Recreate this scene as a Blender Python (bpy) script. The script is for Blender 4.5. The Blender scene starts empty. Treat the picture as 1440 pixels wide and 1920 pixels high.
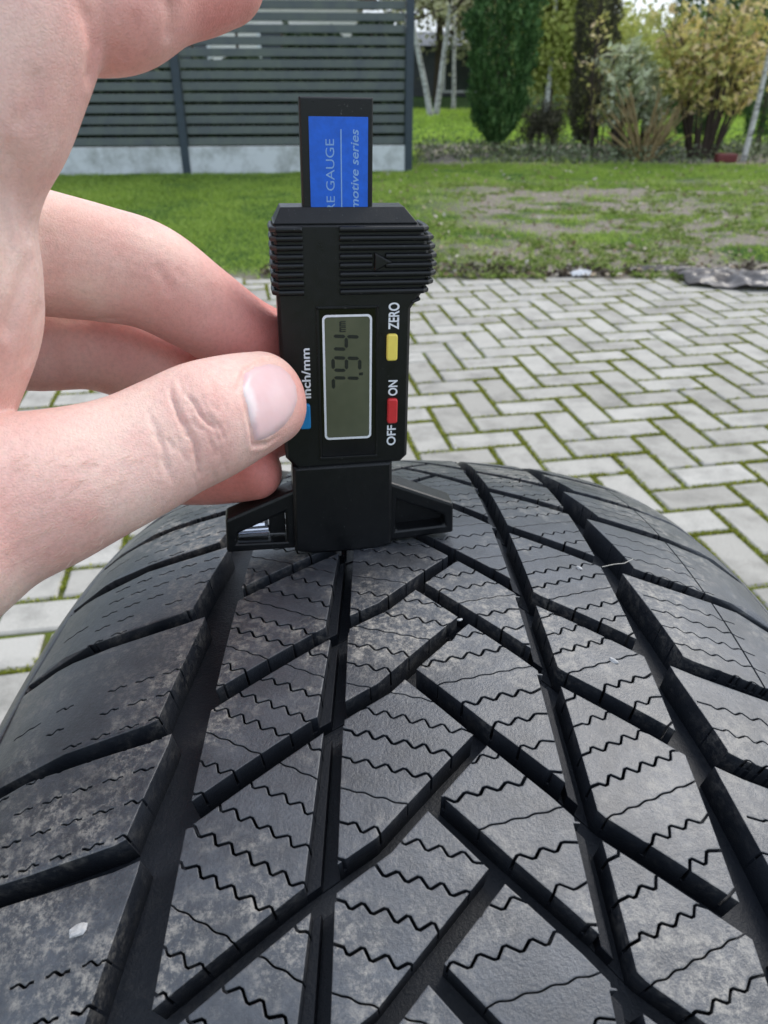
import bpy, bmesh, math, random
import numpy as np
from mathutils import Vector, Matrix
from mathutils.geometry import delaunay_2d_cdt
from mathutils.bvhtree import BVHTree
random.seed(4); RNG = np.random.default_rng(4)
SC = bpy.context.scene; COL = SC.collection
R = math.radians

# ------------------------------------------------------------------ camera
HC = 0.870                                   # camera height in metres
FPX, PIT = 1443.0, R(30)
cam = bpy.data.cameras.new('camera'); camo = bpy.data.objects.new('camera', cam); COL.objects.link(camo)
camo.location = (0, 0, HC); camo.rotation_euler = (R(60), 0, 0)
cam.sensor_fit = 'VERTICAL'; cam.sensor_height = 36; cam.lens = FPX/1920*36
cam.clip_start = 0.01; cam.clip_end = 400
cam.dof.use_dof = True; cam.dof.focus_distance = 0.195; cam.dof.aperture_fstop = cam.lens/0.9
SC.camera = camo
# ------------------------------------------------------------------ light
SUN_EL, SUN_AZ = R(52), R(52)
w = bpy.data.worlds.new('World'); SC.world = w; w.use_nodes = True
nt = w.node_tree; nt.nodes.clear()
sky = nt.nodes.new('ShaderNodeTexSky'); sky.sky_type = 'NISHITA'; sky.sun_disc = False
sky.sun_elevation = SUN_EL; sky.sun_rotation = SUN_AZ; sky.dust_density = 3.0; sky.air_density = 1.0
hs = nt.nodes.new('ShaderNodeHueSaturation'); hs.inputs['Saturation'].default_value = 0.66; hs.inputs['Value'].default_value = 1.0
bg = nt.nodes.new('ShaderNodeBackground'); bg.inputs['Strength'].default_value = 0.15
wo = nt.nodes.new('ShaderNodeOutputWorld')
nt.links.new(sky.outputs[0], hs.inputs['Color']); oc = nt.nodes.new('ShaderNodeMix'); oc.data_type = 'RGBA'; oc.inputs[0].default_value = 0.55; oc.inputs[7].default_value = (5.3, 6.1, 7.2, 1)     # thin even cloud over the blue
nt.links.new(hs.outputs[0], oc.inputs[6]); nt.links.new(oc.outputs[2], bg.inputs[0]); nt.links.new(bg.outputs[0], wo.inputs[0])
sl = bpy.data.lights.new('sun', 'SUN'); sl.energy = 1.05; sl.angle = R(24); sl.color = (1.0, 0.95, 0.87)
so = bpy.data.objects.new('sun', sl); COL.objects.link(so)
sd = Vector((math.sin(SUN_AZ)*math.cos(SUN_EL), math.cos(SUN_AZ)*math.cos(SUN_EL), math.sin(SUN_EL)))
so.rotation_euler = sd.to_track_quat('Z', 'Y').to_euler()
vs = SC.view_settings; vs.view_transform = 'Standard'; vs.look = 'None'; vs.gamma = 1; vs.use_curve_mapping = False; vs.exposure = 0.6
SC.cycles.max_bounces = 6; SC.cycles.use_denoising = True

# ------------------------------------------------------------------ helpers
def ray(x, y):
    a = (x-720)/FPX; b = -(y-960)/FPX
    return np.array([a, math.cos(PIT)+b*math.sin(PIT), -math.sin(PIT)+b*math.cos(PIT)])
CAMP = np.array([0, 0, HC])
def at(x, y, depth): return CAMP+ray(x, y)*depth                 # depth in metres along the lens axis
def gnd(x, y, z=0.0):
    d = ray(x, y); return CAMP+d*((z-HC)/d[2])
def atY(x, y, Y):
    d = ray(x, y); return CAMP+d*(Y/d[1])
def link(name, me, m=None, parent=None):
    o = bpy.data.objects.new(name, me); COL.objects.link(o)
    if m is not None:
        me.materials.clear(); me.materials.append(m)
    if parent is not None: o.parent = parent
    return o
def tag(o, label=None, cat=None, group=None, kind=None):
    if label: o['label'] = label
    if cat: o['category'] = cat
    if group: o['group'] = group
    if kind: o['kind'] = kind
    return o
def empty(name, loc=(0, 0, 0)):
    o = bpy.data.objects.new(name, None); COL.objects.link(o); o.location = loc; o.empty_display_size = .05; return o
def mesh(name, v, f, smooth=False, tint=None):
    me = bpy.data.meshes.new(name)
    if isinstance(f, np.ndarray):
        v = np.asarray(v, dtype=np.float32); n = len(v); k = f.shape[1]
        me.vertices.add(n); me.vertices.foreach_set('co', v.ravel())
        me.loops.add(f.size); me.loops.foreach_set('vertex_index', f.ravel().astype(np.int32))
        me.polygons.add(len(f)); me.polygons.foreach_set('loop_start', np.arange(0, f.size, k, dtype=np.int32))
        me.update(calc_edges=True)
    else:
        me.from_pydata([tuple(map(float, p)) for p in v], [], f)
    if smooth: me.polygons.foreach_set('use_smooth', np.ones(len(me.polygons), dtype=bool))
    if tint is not None:
        a = me.attributes.new('tint', 'FLOAT', 'POINT'); a.data.foreach_set('value', np.asarray(tint, dtype=np.float32))
    me.update(); return me
class MB:
    def __init__(s): s.v = []; s.f = []
    def add(s, v, f):
        n = len(s.v); s.v += [tuple(map(float, p)) for p in v]; s.f += [tuple(i+n for i in q) for q in f]
    def box(s, a, b, M=None, ch=0.0):
        (x0, y0, z0), (x1, y1, z1) = a, b
        if ch <= 0:
            v = [(x, y, z) for z in (z0, z1) for (x, y) in ((x0, y0), (x1, y0), (x1, y1), (x0, y1))]
            f = [(3, 2, 1, 0), (4, 5, 6, 7), (0, 1, 5, 4), (1, 2, 6, 5), (2, 3, 7, 6), (3, 0, 4, 7)]
        else:
            bm = bmesh.new(); bmesh.ops.create_cube(bm, size=1)
            for q in bm.verts: q.co = ((x0+x1)/2+q.co.x*(x1-x0), (y0+y1)/2+q.co.y*(y1-y0), (z0+z1)/2+q.co.z*(z1-z0))
            bmesh.ops.bevel(bm, geom=bm.edges[:], offset=ch, segments=2, affect='EDGES', profile=.5)
            bm.verts.ensure_lookup_table(); v = [tuple(q.co) for q in bm.verts]; f = [tuple(q.index for q in p.verts) for p in bm.faces]; bm.free()
        if M is not None: v = [tuple(M @ Vector(p)) for p in v]
        s.add(v, f)
    def prism(s, poly, y0, y1, ch=0.0):
        """poly in x,z extruded along y from y0 (front) to y1, front edge chamfered by ch"""
        n = len(poly); P = np.array(poly, float)
        def inset(d):
            out = []
            A = 0.5*sum(P[i][0]*P[(i+1) % n][1]-P[(i+1) % n][0]*P[i][1] for i in range(n)); sg = 1 if A > 0 else -1
            for i in range(n):
                e1 = P[i]-P[i-1]; e2 = P[(i+1) % n]-P[i]; e1 /= np.linalg.norm(e1); e2 /= np.linalg.norm(e2)
                n1 = np.array([-e1[1], e1[0]])*sg; n2 = np.array([-e2[1], e2[0]])*sg; b = n1+n2; b /= max(.4, np.dot(b, n1)); out.append(P[i]+b*d)
            return out
        rings = [(y0, inset(ch)), (y0+ch, P), (y1-ch, P), (y1, inset(ch))] if ch > 0 else [(y0, P), (y1, P)]
        v = [(q[0], y, q[1]) for y, r in rings for q in r]; f = []
        for k in range(len(rings)-1):
            for i in range(n): j = (i+1) % n; f.append((k*n+i, k*n+j, (k+1)*n+j, (k+1)*n+i))
        f.append(tuple(range(n-1, -1, -1))); m = (len(rings)-1)*n; f.append(tuple(range(m, m+n)))
        s.add(v, f)
    def tube(s, pts, rad, seg=8):
        pts = [np.array(p, float) for p in pts]; n = len(pts)
        if not hasattr(rad, '__len__'): rad = [rad]*n
        v = []; f = []
        for i in range(n):
            d = pts[min(i+1, n-1)]-pts[max(i-1, 0)]; d /= np.linalg.norm(d)+1e-12
            u = np.cross(d, (0.31, .2, 1) if abs(d[2]) < .9 else (1, .1, 0)); u /= np.linalg.norm(u); w_ = np.cross(d, u)
            for k in range(seg):
                a = 2*math.pi*k/seg; v.append(pts[i]+(u*math.cos(a)+w_*math.sin(a))*rad[i])
        for i in range(n-1):
            for k in range(seg): l = (k+1) % seg; f.append((i*seg+k, i*seg+l, (i+1)*seg+l, (i+1)*seg+k))
        f.append(tuple(range(seg-1, -1, -1))); f.append(tuple(range((n-1)*seg, n*seg)))
        s.add(v, f)
    def build(s, name, m=None, parent=None, smooth=False):
        me = mesh(name, s.v, s.f, smooth)
        bm = bmesh.new(); bm.from_mesh(me); bmesh.ops.recalc_face_normals(bm, faces=bm.faces); bm.to_mesh(me); bm.free()
        return link(name, me, m, parent)

def vnoise(x, y, seed=0):                    # smooth value noise, numpy
    xi = np.floor(x).astype(int); yi = np.floor(y).astype(int); fx = x-xi; fy = y-yi
    fx = fx*fx*(3-2*fx); fy = fy*fy*(3-2*fy)
    def h(a, b):
        n = (a*374761393+b*668265263+seed*974711) & 0x7fffffff; n = ((n ^ (n >> 13))*1274126177) & 0x7fffffff; return ((n ^ (n >> 16)) & 0xffff)/65535.
    return (h(xi, yi)*(1-fx)+h(xi+1, yi)*fx)*(1-fy)+(h(xi, yi+1)*(1-fx)+h(xi+1, yi+1)*fx)*fy
def fbm(x, y, seed=0): return .55*vnoise(x, y, seed)+.3*vnoise(x*2.1, y*2.1, seed+1)+.15*vnoise(x*4.3, y*4.3, seed+2)

# ------------------------------------------------------------------ materials
class NM:
    def __init__(s, name, rough=.6, spec=.5, metal=0):
        s.m = bpy.data.materials.new(name); s.m.use_nodes = True; s.t = s.m.node_tree; s.b = s.t.nodes['Principled BSDF']
        s.b.inputs['Roughness'].default_value = rough; s.b.inputs['Specular IOR Level'].default_value = spec; s.b.inputs['Metallic'].default_value = metal
    def n(s, t, **kw):
        q = s.t.nodes.new(t)
        for k, v in kw.items(): setattr(q, k, v)
        return q
    def l(s, a, b): s.t.links.new(a, b)
    def coord(s, kind='Object'): return s.n('ShaderNodeTexCoord').outputs[kind]
    def noise(s, scale, detail=4, rough=.6, vec=None, out='Fac', dist=0):
        q = s.n('ShaderNodeTexNoise'); q.inputs['Scale'].default_value = scale; q.inputs['Detail'].default_value = detail; q.inputs['Roughness'].default_value = rough; q.inputs['Distortion'].default_value = dist
        s.l(vec if vec is not None else s.coord(), q.inputs['Vector']); return q.outputs[out]
    def ramp(s, fac, stops):
        q = s.n('ShaderNodeValToRGB'); e = q.color_ramp.elements
        for i, (p, c) in enumerate(stops):
            if i > 1: e.new(p)
            e[i].position = p; c = (c, c, c) if not hasattr(c, '__len__') else c; e[i].color = (*c[:3], 1)
        s.l(fac, q.inputs[0]); return q.outputs[0]
    def mix(s, f, a, b, mode='MIX'):
        q = s.n('ShaderNodeMix', data_type='RGBA', blend_type=mode)
        for i, v in ((0, f), (6, a), (7, b)):
            if hasattr(v, 'is_linked') or isinstance(v, bpy.types.NodeSocket): s.l(v, q.inputs[i])
            elif hasattr(v, '__len__'): q.inputs[i].default_value = (*v[:3], 1)
            else: q.inputs[i].default_value = v
        return q.outputs[2]
    def math(s, op, a, b=0.0):
        q = s.n('ShaderNodeMath', operation=op)
        for i, v in ((0, a), (1, b)):
            if isinstance(v, bpy.types.NodeSocket): s.l(v, q.inputs[i])
            else: q.inputs[i].default_value = v
        return q.outputs[0]
    def base(s, c):
        if isinstance(c, bpy.types.NodeSocket): s.l(c, s.b.inputs['Base Color'])
        else: s.b.inputs['Base Color'].default_value = (*c[:3], 1)
        return s
    def rough(s, c): s.l(c, s.b.inputs['Roughness']); return s
    def bump(s, h, strength=.3, dist=.001, bevel=None):
        q = s.n('ShaderNodeBump'); q.inputs['Strength'].default_value = strength; q.inputs['Distance'].default_value = dist; s.l(h, q.inputs['Height'])
        if bevel:
            b = s.n('ShaderNodeBevel', samples=4); b.inputs['Radius'].default_value = bevel; s.l(b.outputs[0], q.inputs['Normal'])
        s.l(q.outputs[0], s.b.inputs['Normal']); return s
    def attr(s, name='tint'):
        q = s.n('ShaderNodeAttribute', attribute_name=name); return q.outputs['Fac']
def plain(name, c, rough=.6, var=.15, scale=40, bump=0.0, bd=.001, spec=.5, metal=0):
    k = NM(name, rough, spec, metal); nz = k.noise(scale, 5)
    c = np.array(c); k.base(k.ramp(nz, [(.3, tuple(c*(1-var))), (.7, tuple(np.minimum(1, c*(1+var))))]))
    if bump: k.bump(k.noise(scale*4, 5), bump, bd)
    return k.m
def leafmat(name, stops, rough=.6, trans=.42, spec=.3):
    k = NM(name, rough, spec); c = k.ramp(k.attr(), stops); k.base(c)
    t = k.n('ShaderNodeBsdfTranslucent'); k.l(c, t.inputs[0]); mx = k.n('ShaderNodeMixShader'); mx.inputs[0].default_value = trans
    k.l(k.b.outputs[0], mx.inputs[1]); k.l(t.outputs[0], mx.inputs[2]); k.l(mx.outputs[0], k.t.nodes['Material Output'].inputs[0]); return k.m

def leaves(pts, size, up=.3, aspect=.45, dirs=None, jitter=.9, tint=None, name='leaves'):
    """rhombic leaf faces; returns mesh"""
    n = len(pts); pts = np.asarray(pts)
    a = RNG.normal(size=(n, 3)) if dirs is None else np.asarray(dirs)+RNG.normal(size=(n, 3))*jitter
    a[:, 2] += up; a /= np.linalg.norm(a, axis=1)[:, None]
    b = np.cross(a, RNG.normal(size=(n, 3))); b /= np.linalg.norm(b, axis=1)[:, None]
    s = (np.asarray(size)*RNG.uniform(.6, 1.35, n))[:, None]
    c = np.cross(a, b)*s*.12
    v = np.stack([pts-a*s*.5, pts+b*s*aspect*.5+c, pts+a*s*.5, pts-b*s*aspect*.5+c], 1).reshape(-1, 3)
    f = np.arange(4*n).reshape(n, 4)
    t = RNG.random(n) if tint is None else tint
    return mesh(name, v, f, False, np.repeat(t, 4))

# ------------------------------------------------------------------ ground, paving
EDGE = gnd(720, 521)[1]
k = NM('soil_mat', .95, .15)
pc = k.coord(); dn = k.noise(3.2, 6, .65, pc); fine = k.noise(60, 5, .7, pc)
soil = k.ramp(fine, [(.3, (.11, .09, .075)), (.55, (.29, .255, .215)), (.75, (.46, .42, .38))])
grs = k.ramp(fine, [(.3, (.02, .05, .008)), (.7, (.06, .13, .018))])
k.base(k.mix(k.attr('dirt'), grs, soil)); k.bump(fine, .8, .02); M_SOIL = k.m
def dirt(x, y):
    """0 lawn .. 1 bare soil"""
    n = .6*fbm(x*1.5+7, y*2.6, 3)+.4*fbm(x*5, y*7, 13); m = np.clip((x-.05-(y-4.2)*.06)/.55, 0, 1)*np.clip((7.5-y)/.7, 0, 1)
    d = np.clip((n-.375)*7, 0, 1)*m
    strip = np.clip((EDGE+.17-y)/.17, 0, 1)*.9*(fbm(x*3, y*3, 8) > .36)
    bed = np.clip((y-8.55)/.15, 0, 1)*np.clip((11.3-y)/.5, 0, 1)*np.clip((x-.3)/.2, 0, 1)
    return np.clip(np.maximum(np.maximum(d, strip), bed*(.35+.65*(fbm(x*2, y*2, 5) > .4))), 0, 1)
def grid(name, xs, ys, zf):
    X, Y = np.meshgrid(xs, ys); v = np.stack([X, Y, zf(X, Y)], -1).reshape(-1, 3); nx, ny = len(xs), len(ys)
    i = (np.arange(ny-1)[:, None]*nx+np.arange(nx-1)).ravel(); f = np.stack([i, i+1, i+nx+1, i+nx], 1)
    me = mesh(name, v, f, True); a = me.attributes.new('dirt', 'FLOAT', 'POINT'); a.data.foreach_set('value', dirt(v[:, 0], v[:, 1]).astype(np.float32)); return me
xs = np.concatenate([np.linspace(-120, -7, 12), np.linspace(-6, 12, 361), np.linspace(13, 120, 12)]); ys = np.concatenate([np.linspace(EDGE-.05, 13, 232), np.linspace(13.5, 260, 40)])
ground = link('lawn_ground', grid('lawn_ground', xs, ys, lambda x, y: -.008+.022*np.clip((y-EDGE+.05)/.06, 0, 1)*(fbm(x*9, y*9, 12)-.05)+.03*(fbm(x*2.5, y*2.5, 9)-.4)*np.clip((y-EDGE)/.5, 0, 1)), M_SOIL); tag(ground, kind='structure')
k = NM('joint_mat', .95, .1); nz = k.noise(18, 5, .7); n2 = k.noise(300, 3)
k.base(k.mix(n2, k.ramp(nz, [(.38, (.12, .105, .07)), (.5, (.15, .19, .025)), (.7, (.24, .31, .035))]), (.05, .06, .015))); k.bump(n2, .6, .004)
M_JOINT = k.m
bedm = MB(); bedm.add([(-40, -40, -.006), (40, -40, -.006), (40, EDGE, -.006), (-40, EDGE, -.006)], [(0, 1, 2, 3)])
paving = bedm.build('paving', M_JOINT); tag(paving, kind='structure')
# herringbone of 200 x 100 concrete pavers
k = NM('paver_mat', .85, .25); oi = k.n('ShaderNodeObjectInfo').outputs['Random']; pc = k.coord('Object')
wp = k.n('ShaderNodeNewGeometry').outputs['Position']
c1 = k.ramp(oi, [(0, (.335, .318, .285)), (.5, (.40, .382, .345)), (1, (.455, .436, .397))])
spk = k.ramp(k.noise(420, 3, .8, wp), [(.3, .72), (.5, 1.0), (.75, 1.18)]); blot = k.ramp(k.noise(9, 5, .65, wp), [(.3, .68), (.55, 1.04)])
c2 = k.mix(1.0, k.mix(1.0, c1, spk, 'MULTIPLY'), blot, 'MULTIPLY'); k.base(c2); k.bump(k.noise(380, 4, .7, wp), .45, .0012); M_PAVE = k.m
def brick_geo(L, W, hgt=.06, c=.004):
    v = []
    for (dx, z) in ((0, -hgt), (0, -c), (c, 0), ):
        for sx, sy in ((-1, -1), (1, -1), (1, 1), (-1, 1)): v.append((sx*(L/2-dx), sy*(W/2-dx), z))
    f = [(8, 9, 10, 11)]
    for kx in range(2):
        for i in range(4): j = (i+1) % 4; f.append((kx*4+i, kx*4+j, kx*4+4+j, kx*4+4+i))
    return v, f
bv, bf = brick_geo(.1885, .0885); bme = mesh('brick', bv, bf); bme.materials.append(M_PAVE)
TH = R(10.2); ux = np.array([math.cos(TH), math.sin(TH)]); uy = np.array([-math.sin(TH), math.cos(TH)])
org = gnd(760+1048*680/1440, 500+972*680/1440)[:2]
cells = []
for cy in range(-60, 75):
    for cx in range(-75, 85):
        m = (cx-cy) % 4
        if m == 0: c = (cx+1, cy+.5, 0)
        elif m == 3: c = (cx+.5, cy+1, 1)
        else: continue
        p = org+(ux*c[0]+uy*c[1])*.1
        if abs(p[0]) > 4.5 or p[1] > EDGE+.02 or p[1] < -1.5: continue
        cells.append((p[0], p[1], TH+(math.pi/2 if c[2] else 0)))
def project(p):
    q = np.asarray(p)-CAMP; fw = q[1]*math.cos(PIT)-q[2]*math.sin(PIT); up = q[1]*math.sin(PIT)+q[2]*math.cos(PIT)
    return 720+FPX*q[0]/max(fw, 1e-4), 960-FPX*up/max(fw, 1e-4), fw
vis = []
rest = MB()
for (x, y, a) in cells:
    px, py, d = project((x, y, 0)); seen = d > .1 and -90 < px < 1530 and -100 < py < 1500 and not (330 < px < 1220 and py > 1010)
    vis.append((not seen, math.hypot(x, y), x, y, a))
vis.sort(); nb = 0
for hid, _, x, y, a in vis:
    M = Matrix.Translation((x, y, random.uniform(-.0015, .0015))) @ Matrix.Rotation(a+random.gauss(0, .008), 4, 'Z') @ Matrix.Rotation(random.gauss(0, .006), 4, 'X')
    if not hid and nb < 300:
        o = bpy.data.objects.new('brick', bme); COL.objects.link(o); o.parent = paving; o.matrix_local = M; nb += 1
    else: rest.add([M @ Vector(q) for q in bv], bf)
ro = rest.build('brick_field', M_PAVE, paving); tag(ro, kind='stuff')
# moss growing in the joints
mp = []
for (x, y, a) in cells:
    if y < .3 or abs(x) > .45*y+.9 or y > EDGE: continue
    ca, sa = math.cos(a), math.sin(a)
    dens = 260 if y < 2.6 else 130
    n = dens*2; s_ = RNG.uniform(-.1, .1, n); e = RNG.normal(0, .0042, n)
    side = RNG.integers(0, 3, n)
    lx = np.where(side == 2, .1+e, s_); ly = np.where(side == 2, RNG.uniform(-.05, .05, n), np.where(side == 0, -.05, .05)+e)
    gx, gy = x+lx*ca-ly*sa, y+lx*sa+ly*ca
    keep = fbm(gx*3.5, gy*3.5, 21)+.25*vnoise(gx*30, gy*30, 4)+.35*(fbm(gx*1.3, gy*1.3, 90)-.5) > .445
    mp.append(np.stack([gx[keep], gy[keep], RNG.uniform(-.003, .0015, keep.sum())], 1))
mp = np.concatenate(mp)
mm = leaves(mp, .0058, up=1.0, aspect=.6, name='moss')
moss = link('moss', mm, leafmat('moss_mat', [(0, (.10, .12, .015)), (.5, (.26, .30, .035)), (1, (.46, .46, .10))], .9, .25, .1)); tag(moss, kind='stuff')

# grass
def grass(name, n, x0, x1, y0, y1, h, m, base=0.0, filt=True, wd=.0022):
    x = RNG.uniform(x0, x1, n); y = RNG.uniform(y0, y1, n); keep = np.abs(x) < .56*y+.4
    if filt: keep &= RNG.random(n) > dirt(x, y)*.93
    x = x[keep]; y = y[keep]; n = len(x); hh = h*RNG.uniform(.5, 1.3, n)*(.6+.8*fbm(x*3, y*3, 31))
    a = RNG.uniform(0, 6.283, n); lean = RNG.normal(0, .55, (n, 2))*hh[:, None]; wv = np.stack([np.cos(a), np.sin(a)], 1)*(wd*RNG.uniform(.7, 1.5, n))[:, None]
    z = np.full(n, base-.008); p = np.stack([x, y], 1)
    v = np.stack([np.c_[p-wv, z], np.c_[p+wv, z], np.c_[p+lean*.45+wv*.7, z+hh*.6], np.c_[p+lean, z+hh]], 1).reshape(-1, 3)
    t = np.clip(.5*RNG.random(n)+.5*fbm(x*1.2, y*1.2, 44)+.15*(dirt(x, y) > .1), 0, 1)
    return link(name, mesh(name, v, np.arange(4*n).reshape(n, 4), False, np.repeat(t, 4)), m)
M_GR = leafmat('grass_mat', [(0, (.12, .19, .03)), (.45, (.29, .43, .07)), (.8, (.44, .56, .13)), (1, (.64, .63, .36))], .55, .4, .35)
tag(grass('grass', 330000, -4.3, 4.9, EDGE-.01, 8.7, .032, M_GR), kind='stuff')
tag(grass('far_grass', 130000, -9, 11, 8.7, 21, .05, leafmat('far_grass_mat', [(0, (.28, .46, .05)), (.6, (.5, .7, .1)), (1, (.65, .76, .2))], .55, .35, .3), wd=.006), kind='stuff')
# taller ragged tufts and clover in the worn patch
tx = RNG.uniform(.1, 3.6, 3000); ty = EDGE-.02+RNG.random(3000)**1.3*3.4; kp = (fbm(tx*3, ty*3, 77) > .48); tx = tx[kp]; ty = ty[kp]
P = []; D = []
for x, y in zip(tx, ty):
    n = 22; a = RNG.uniform(0, 6.28, n); r_ = RNG.uniform(0, .035, n); P.append(np.stack([x+r_*np.cos(a), y+r_*np.sin(a), RNG.uniform(0, .02, n)], 1)); D.append(np.stack([np.cos(a), np.sin(a), np.full(n, .5)], 1))
tag(link('weeds', leaves(np.concatenate(P), .026, dirs=np.concatenate(D), jitter=.4, aspect=.35, name='weeds'), leafmat('weed_mat', [(0, (.10, .17, .03)), (.6, (.26, .36, .07)), (1, (.5, .5, .25))], .6, .3)), kind='stuff')
n = 5000; x = RNG.uniform(-.6, 4.2, n); y = EDGE+.02+np.abs(RNG.normal(0, .11, n))+.06*(fbm(x*4, x*0, 55)-.6); kp = (fbm(x*6, y*6, 71) > .40)
tag(link('soil_crumbs', leaves(np.stack([x[kp], y[kp], RNG.uniform(.004, .022, kp.sum())], 1), .026, up=.3, aspect=.8, name='soil_crumbs'), leafmat('crumb_mat', [(0, (.04, .03, .022)), (.7, (.12, .095, .07)), (1, (.3, .27, .23))], .9, .0, .1)), kind='stuff')
# fallen leaves and crumbs of debris
n = 1100; x = RNG.uniform(-.3, 3.9, n); y = EDGE-.03+RNG.random(n)**1.7*5
tag(link('fallen_leaves', leaves(np.stack([x, y, np.full(n, .022)], 1), .032, up=0, aspect=.6, dirs=np.tile([[1., 0, 0]], (n, 1)), jitter=.6, name='fallen_leaves'), leafmat('fallen_mat', [(0, (.16, .11, .06)), (.7, (.42, .34, .24)), (1, (.62, .56, .5))], .7, .15)), kind='stuff')

# ------------------------------------------------------------------ tyre
TR, AX, AY, AZ = .370, .012, .179, .370       # outer radius and axis position
xs_ = [0, 60, 80, 95, 105, 113, 120, 125, 129, 131, 133, 134, 131, 122, 112, 104]; ds_ = [0, 4.2, 8.3, 13, 18, 24, 30, 38, 52, 64, 80, 96, 112, 128, 138, 141]
def _profile():
    pts = np.array(list(zip(xs_, ds_)), float); out = []
    for i in range(len(pts)-1):
        p0 = pts[i-1] if i else np.array([-pts[1][0], pts[1][1]]); p1, p2 = pts[i], pts[i+1]; p3 = pts[min(i+2, len(pts)-1)]
        for q in np.linspace(0, 1, 16, endpoint=False):
            if i < 1: out.append([p2[0]*q, p2[1]*q*q]); continue
            # non-uniform spacing: hermite with chord lengths
            d1 = np.linalg.norm(p2-p1); m1 = (p2-p0)/(np.linalg.norm(p2-p1)+np.linalg.norm(p1-p0))*d1; m2 = (p3-p1)/(np.linalg.norm(p3-p2)+d1+1e-9)*d1
            out.append((2*q**3-3*q**2+1)*p1+(q**3-2*q**2+q)*m1+(-2*q**3+3*q**2)*p2+(q**3-q**2)*m2)
    out.append(pts[-1]); return np.array(out)
PRO = _profile(); ARC = np.r_[0, np.cumsum(np.linalg.norm(np.diff(PRO, axis=0), axis=1))]
def surf(s, t, lev):
    """tread coordinates in mm (s round the tyre, t across) -> metres"""
    s = np.asarray(s, float); t = np.asarray(t, float); a = np.abs(t); sg = np.sign(t)
    x = np.interp(a, ARC, PRO[:, 0]); d = np.interp(a, ARC, PRO[:, 1]); x2 = np.interp(a+.5, ARC, PRO[:, 0]); d2 = np.interp(a+.5, ARC, PRO[:, 1]); x1 = np.interp(np.abs(a-.5), ARC, PRO[:, 0]); d1 = np.interp(np.abs(a-.5), ARC, PRO[:, 1])
    tx, td = x2-x1, d2-d1; L = np.hypot(tx, td)+1e-9; tx, td = np.where(a < .5, 1, tx/L), np.where(a < .5, 0, td/L)
    x = x+td*lev; d = d-tx*lev                 # outward normal = (td, -(-tx))
    r = TR-d/1000; th = s/(TR*1000)
    return np.stack([AX+sg*x/1000, AY+r*np.sin(th), AZ+r*np.cos(th)], -1)
CIRC = 2*math.pi*TR*1000
A0 = [5, -35, -66, -100, -139, -172]           # start of each right-hand diagonal groove (traced), then regular pitches
up = [36, 78, 118, 151, 188]
NODES = sorted(A0+up, reverse=True)
while NODES[0]+35 < CIRC/2: NODES.insert(0, NODES[0]+random.choice([31, 35, 39]))
while NODES[-1]-35 > -CIRC/2: NODES.append(NODES[-1]-random.choice([31, 35, 39]))
def drift(s, t): return t-.035*np.clip(s, -130, 130)*np.clip(t/25, 0, 1)
def band(line, w0, w1=None):
    """polyline (t, s) -> polygon; widths in mm"""
    w1 = w0 if w1 is None else w1; L = np.array(line, float); n = len(L); up_, dn_ = [], []
    for i in range(n):
        d = L[min(i+1, n-1)]-L[max(i-1, 0)]; d /= np.linalg.norm(d); nn = np.array([-d[1], d[0]]); ww = (w0+(w1-w0)*i/(n-1))/2
        up_.append(L[i]+nn*ww); dn_.append(L[i]-nn*ww)
    return [tuple(p) for p in up_+dn_[::-1]]
def zigzag(t0, s0, t1, s1, amp=.95, wl=4.6, ends=3.6, w=.8):
    L = math.hypot(t1-t0, s1-s0); d = np.array([t1-t0, s1-s0])/L; nn = np.array([-d[1], d[0]]); pts = [np.array([t0, s0])]
    q = ends; sgn = random.choice([1, -1])
    pts.append(np.array([t0, s0])+d*q)
    q += wl*.25
    while q < L-ends:
        A_ = amp*sgn*random.uniform(.7, 1.2); dq = random.uniform(-.2, .2); o0 = np.array([t0, s0])
        pts.append(o0+d*(q+dq-wl*.07)+nn*A_*.92); pts.append(o0+d*(q+dq+wl*.07)+nn*A_*.95); sgn *= -1; q += wl*.5
    pts.append(np.array([t0, s0])+d*(L-ends*.6)); pts.append(np.array([t1, s1]))
    return band(pts, w*random.uniform(.75, 1.1), w*random.uniform(.7, 1.05))
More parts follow.
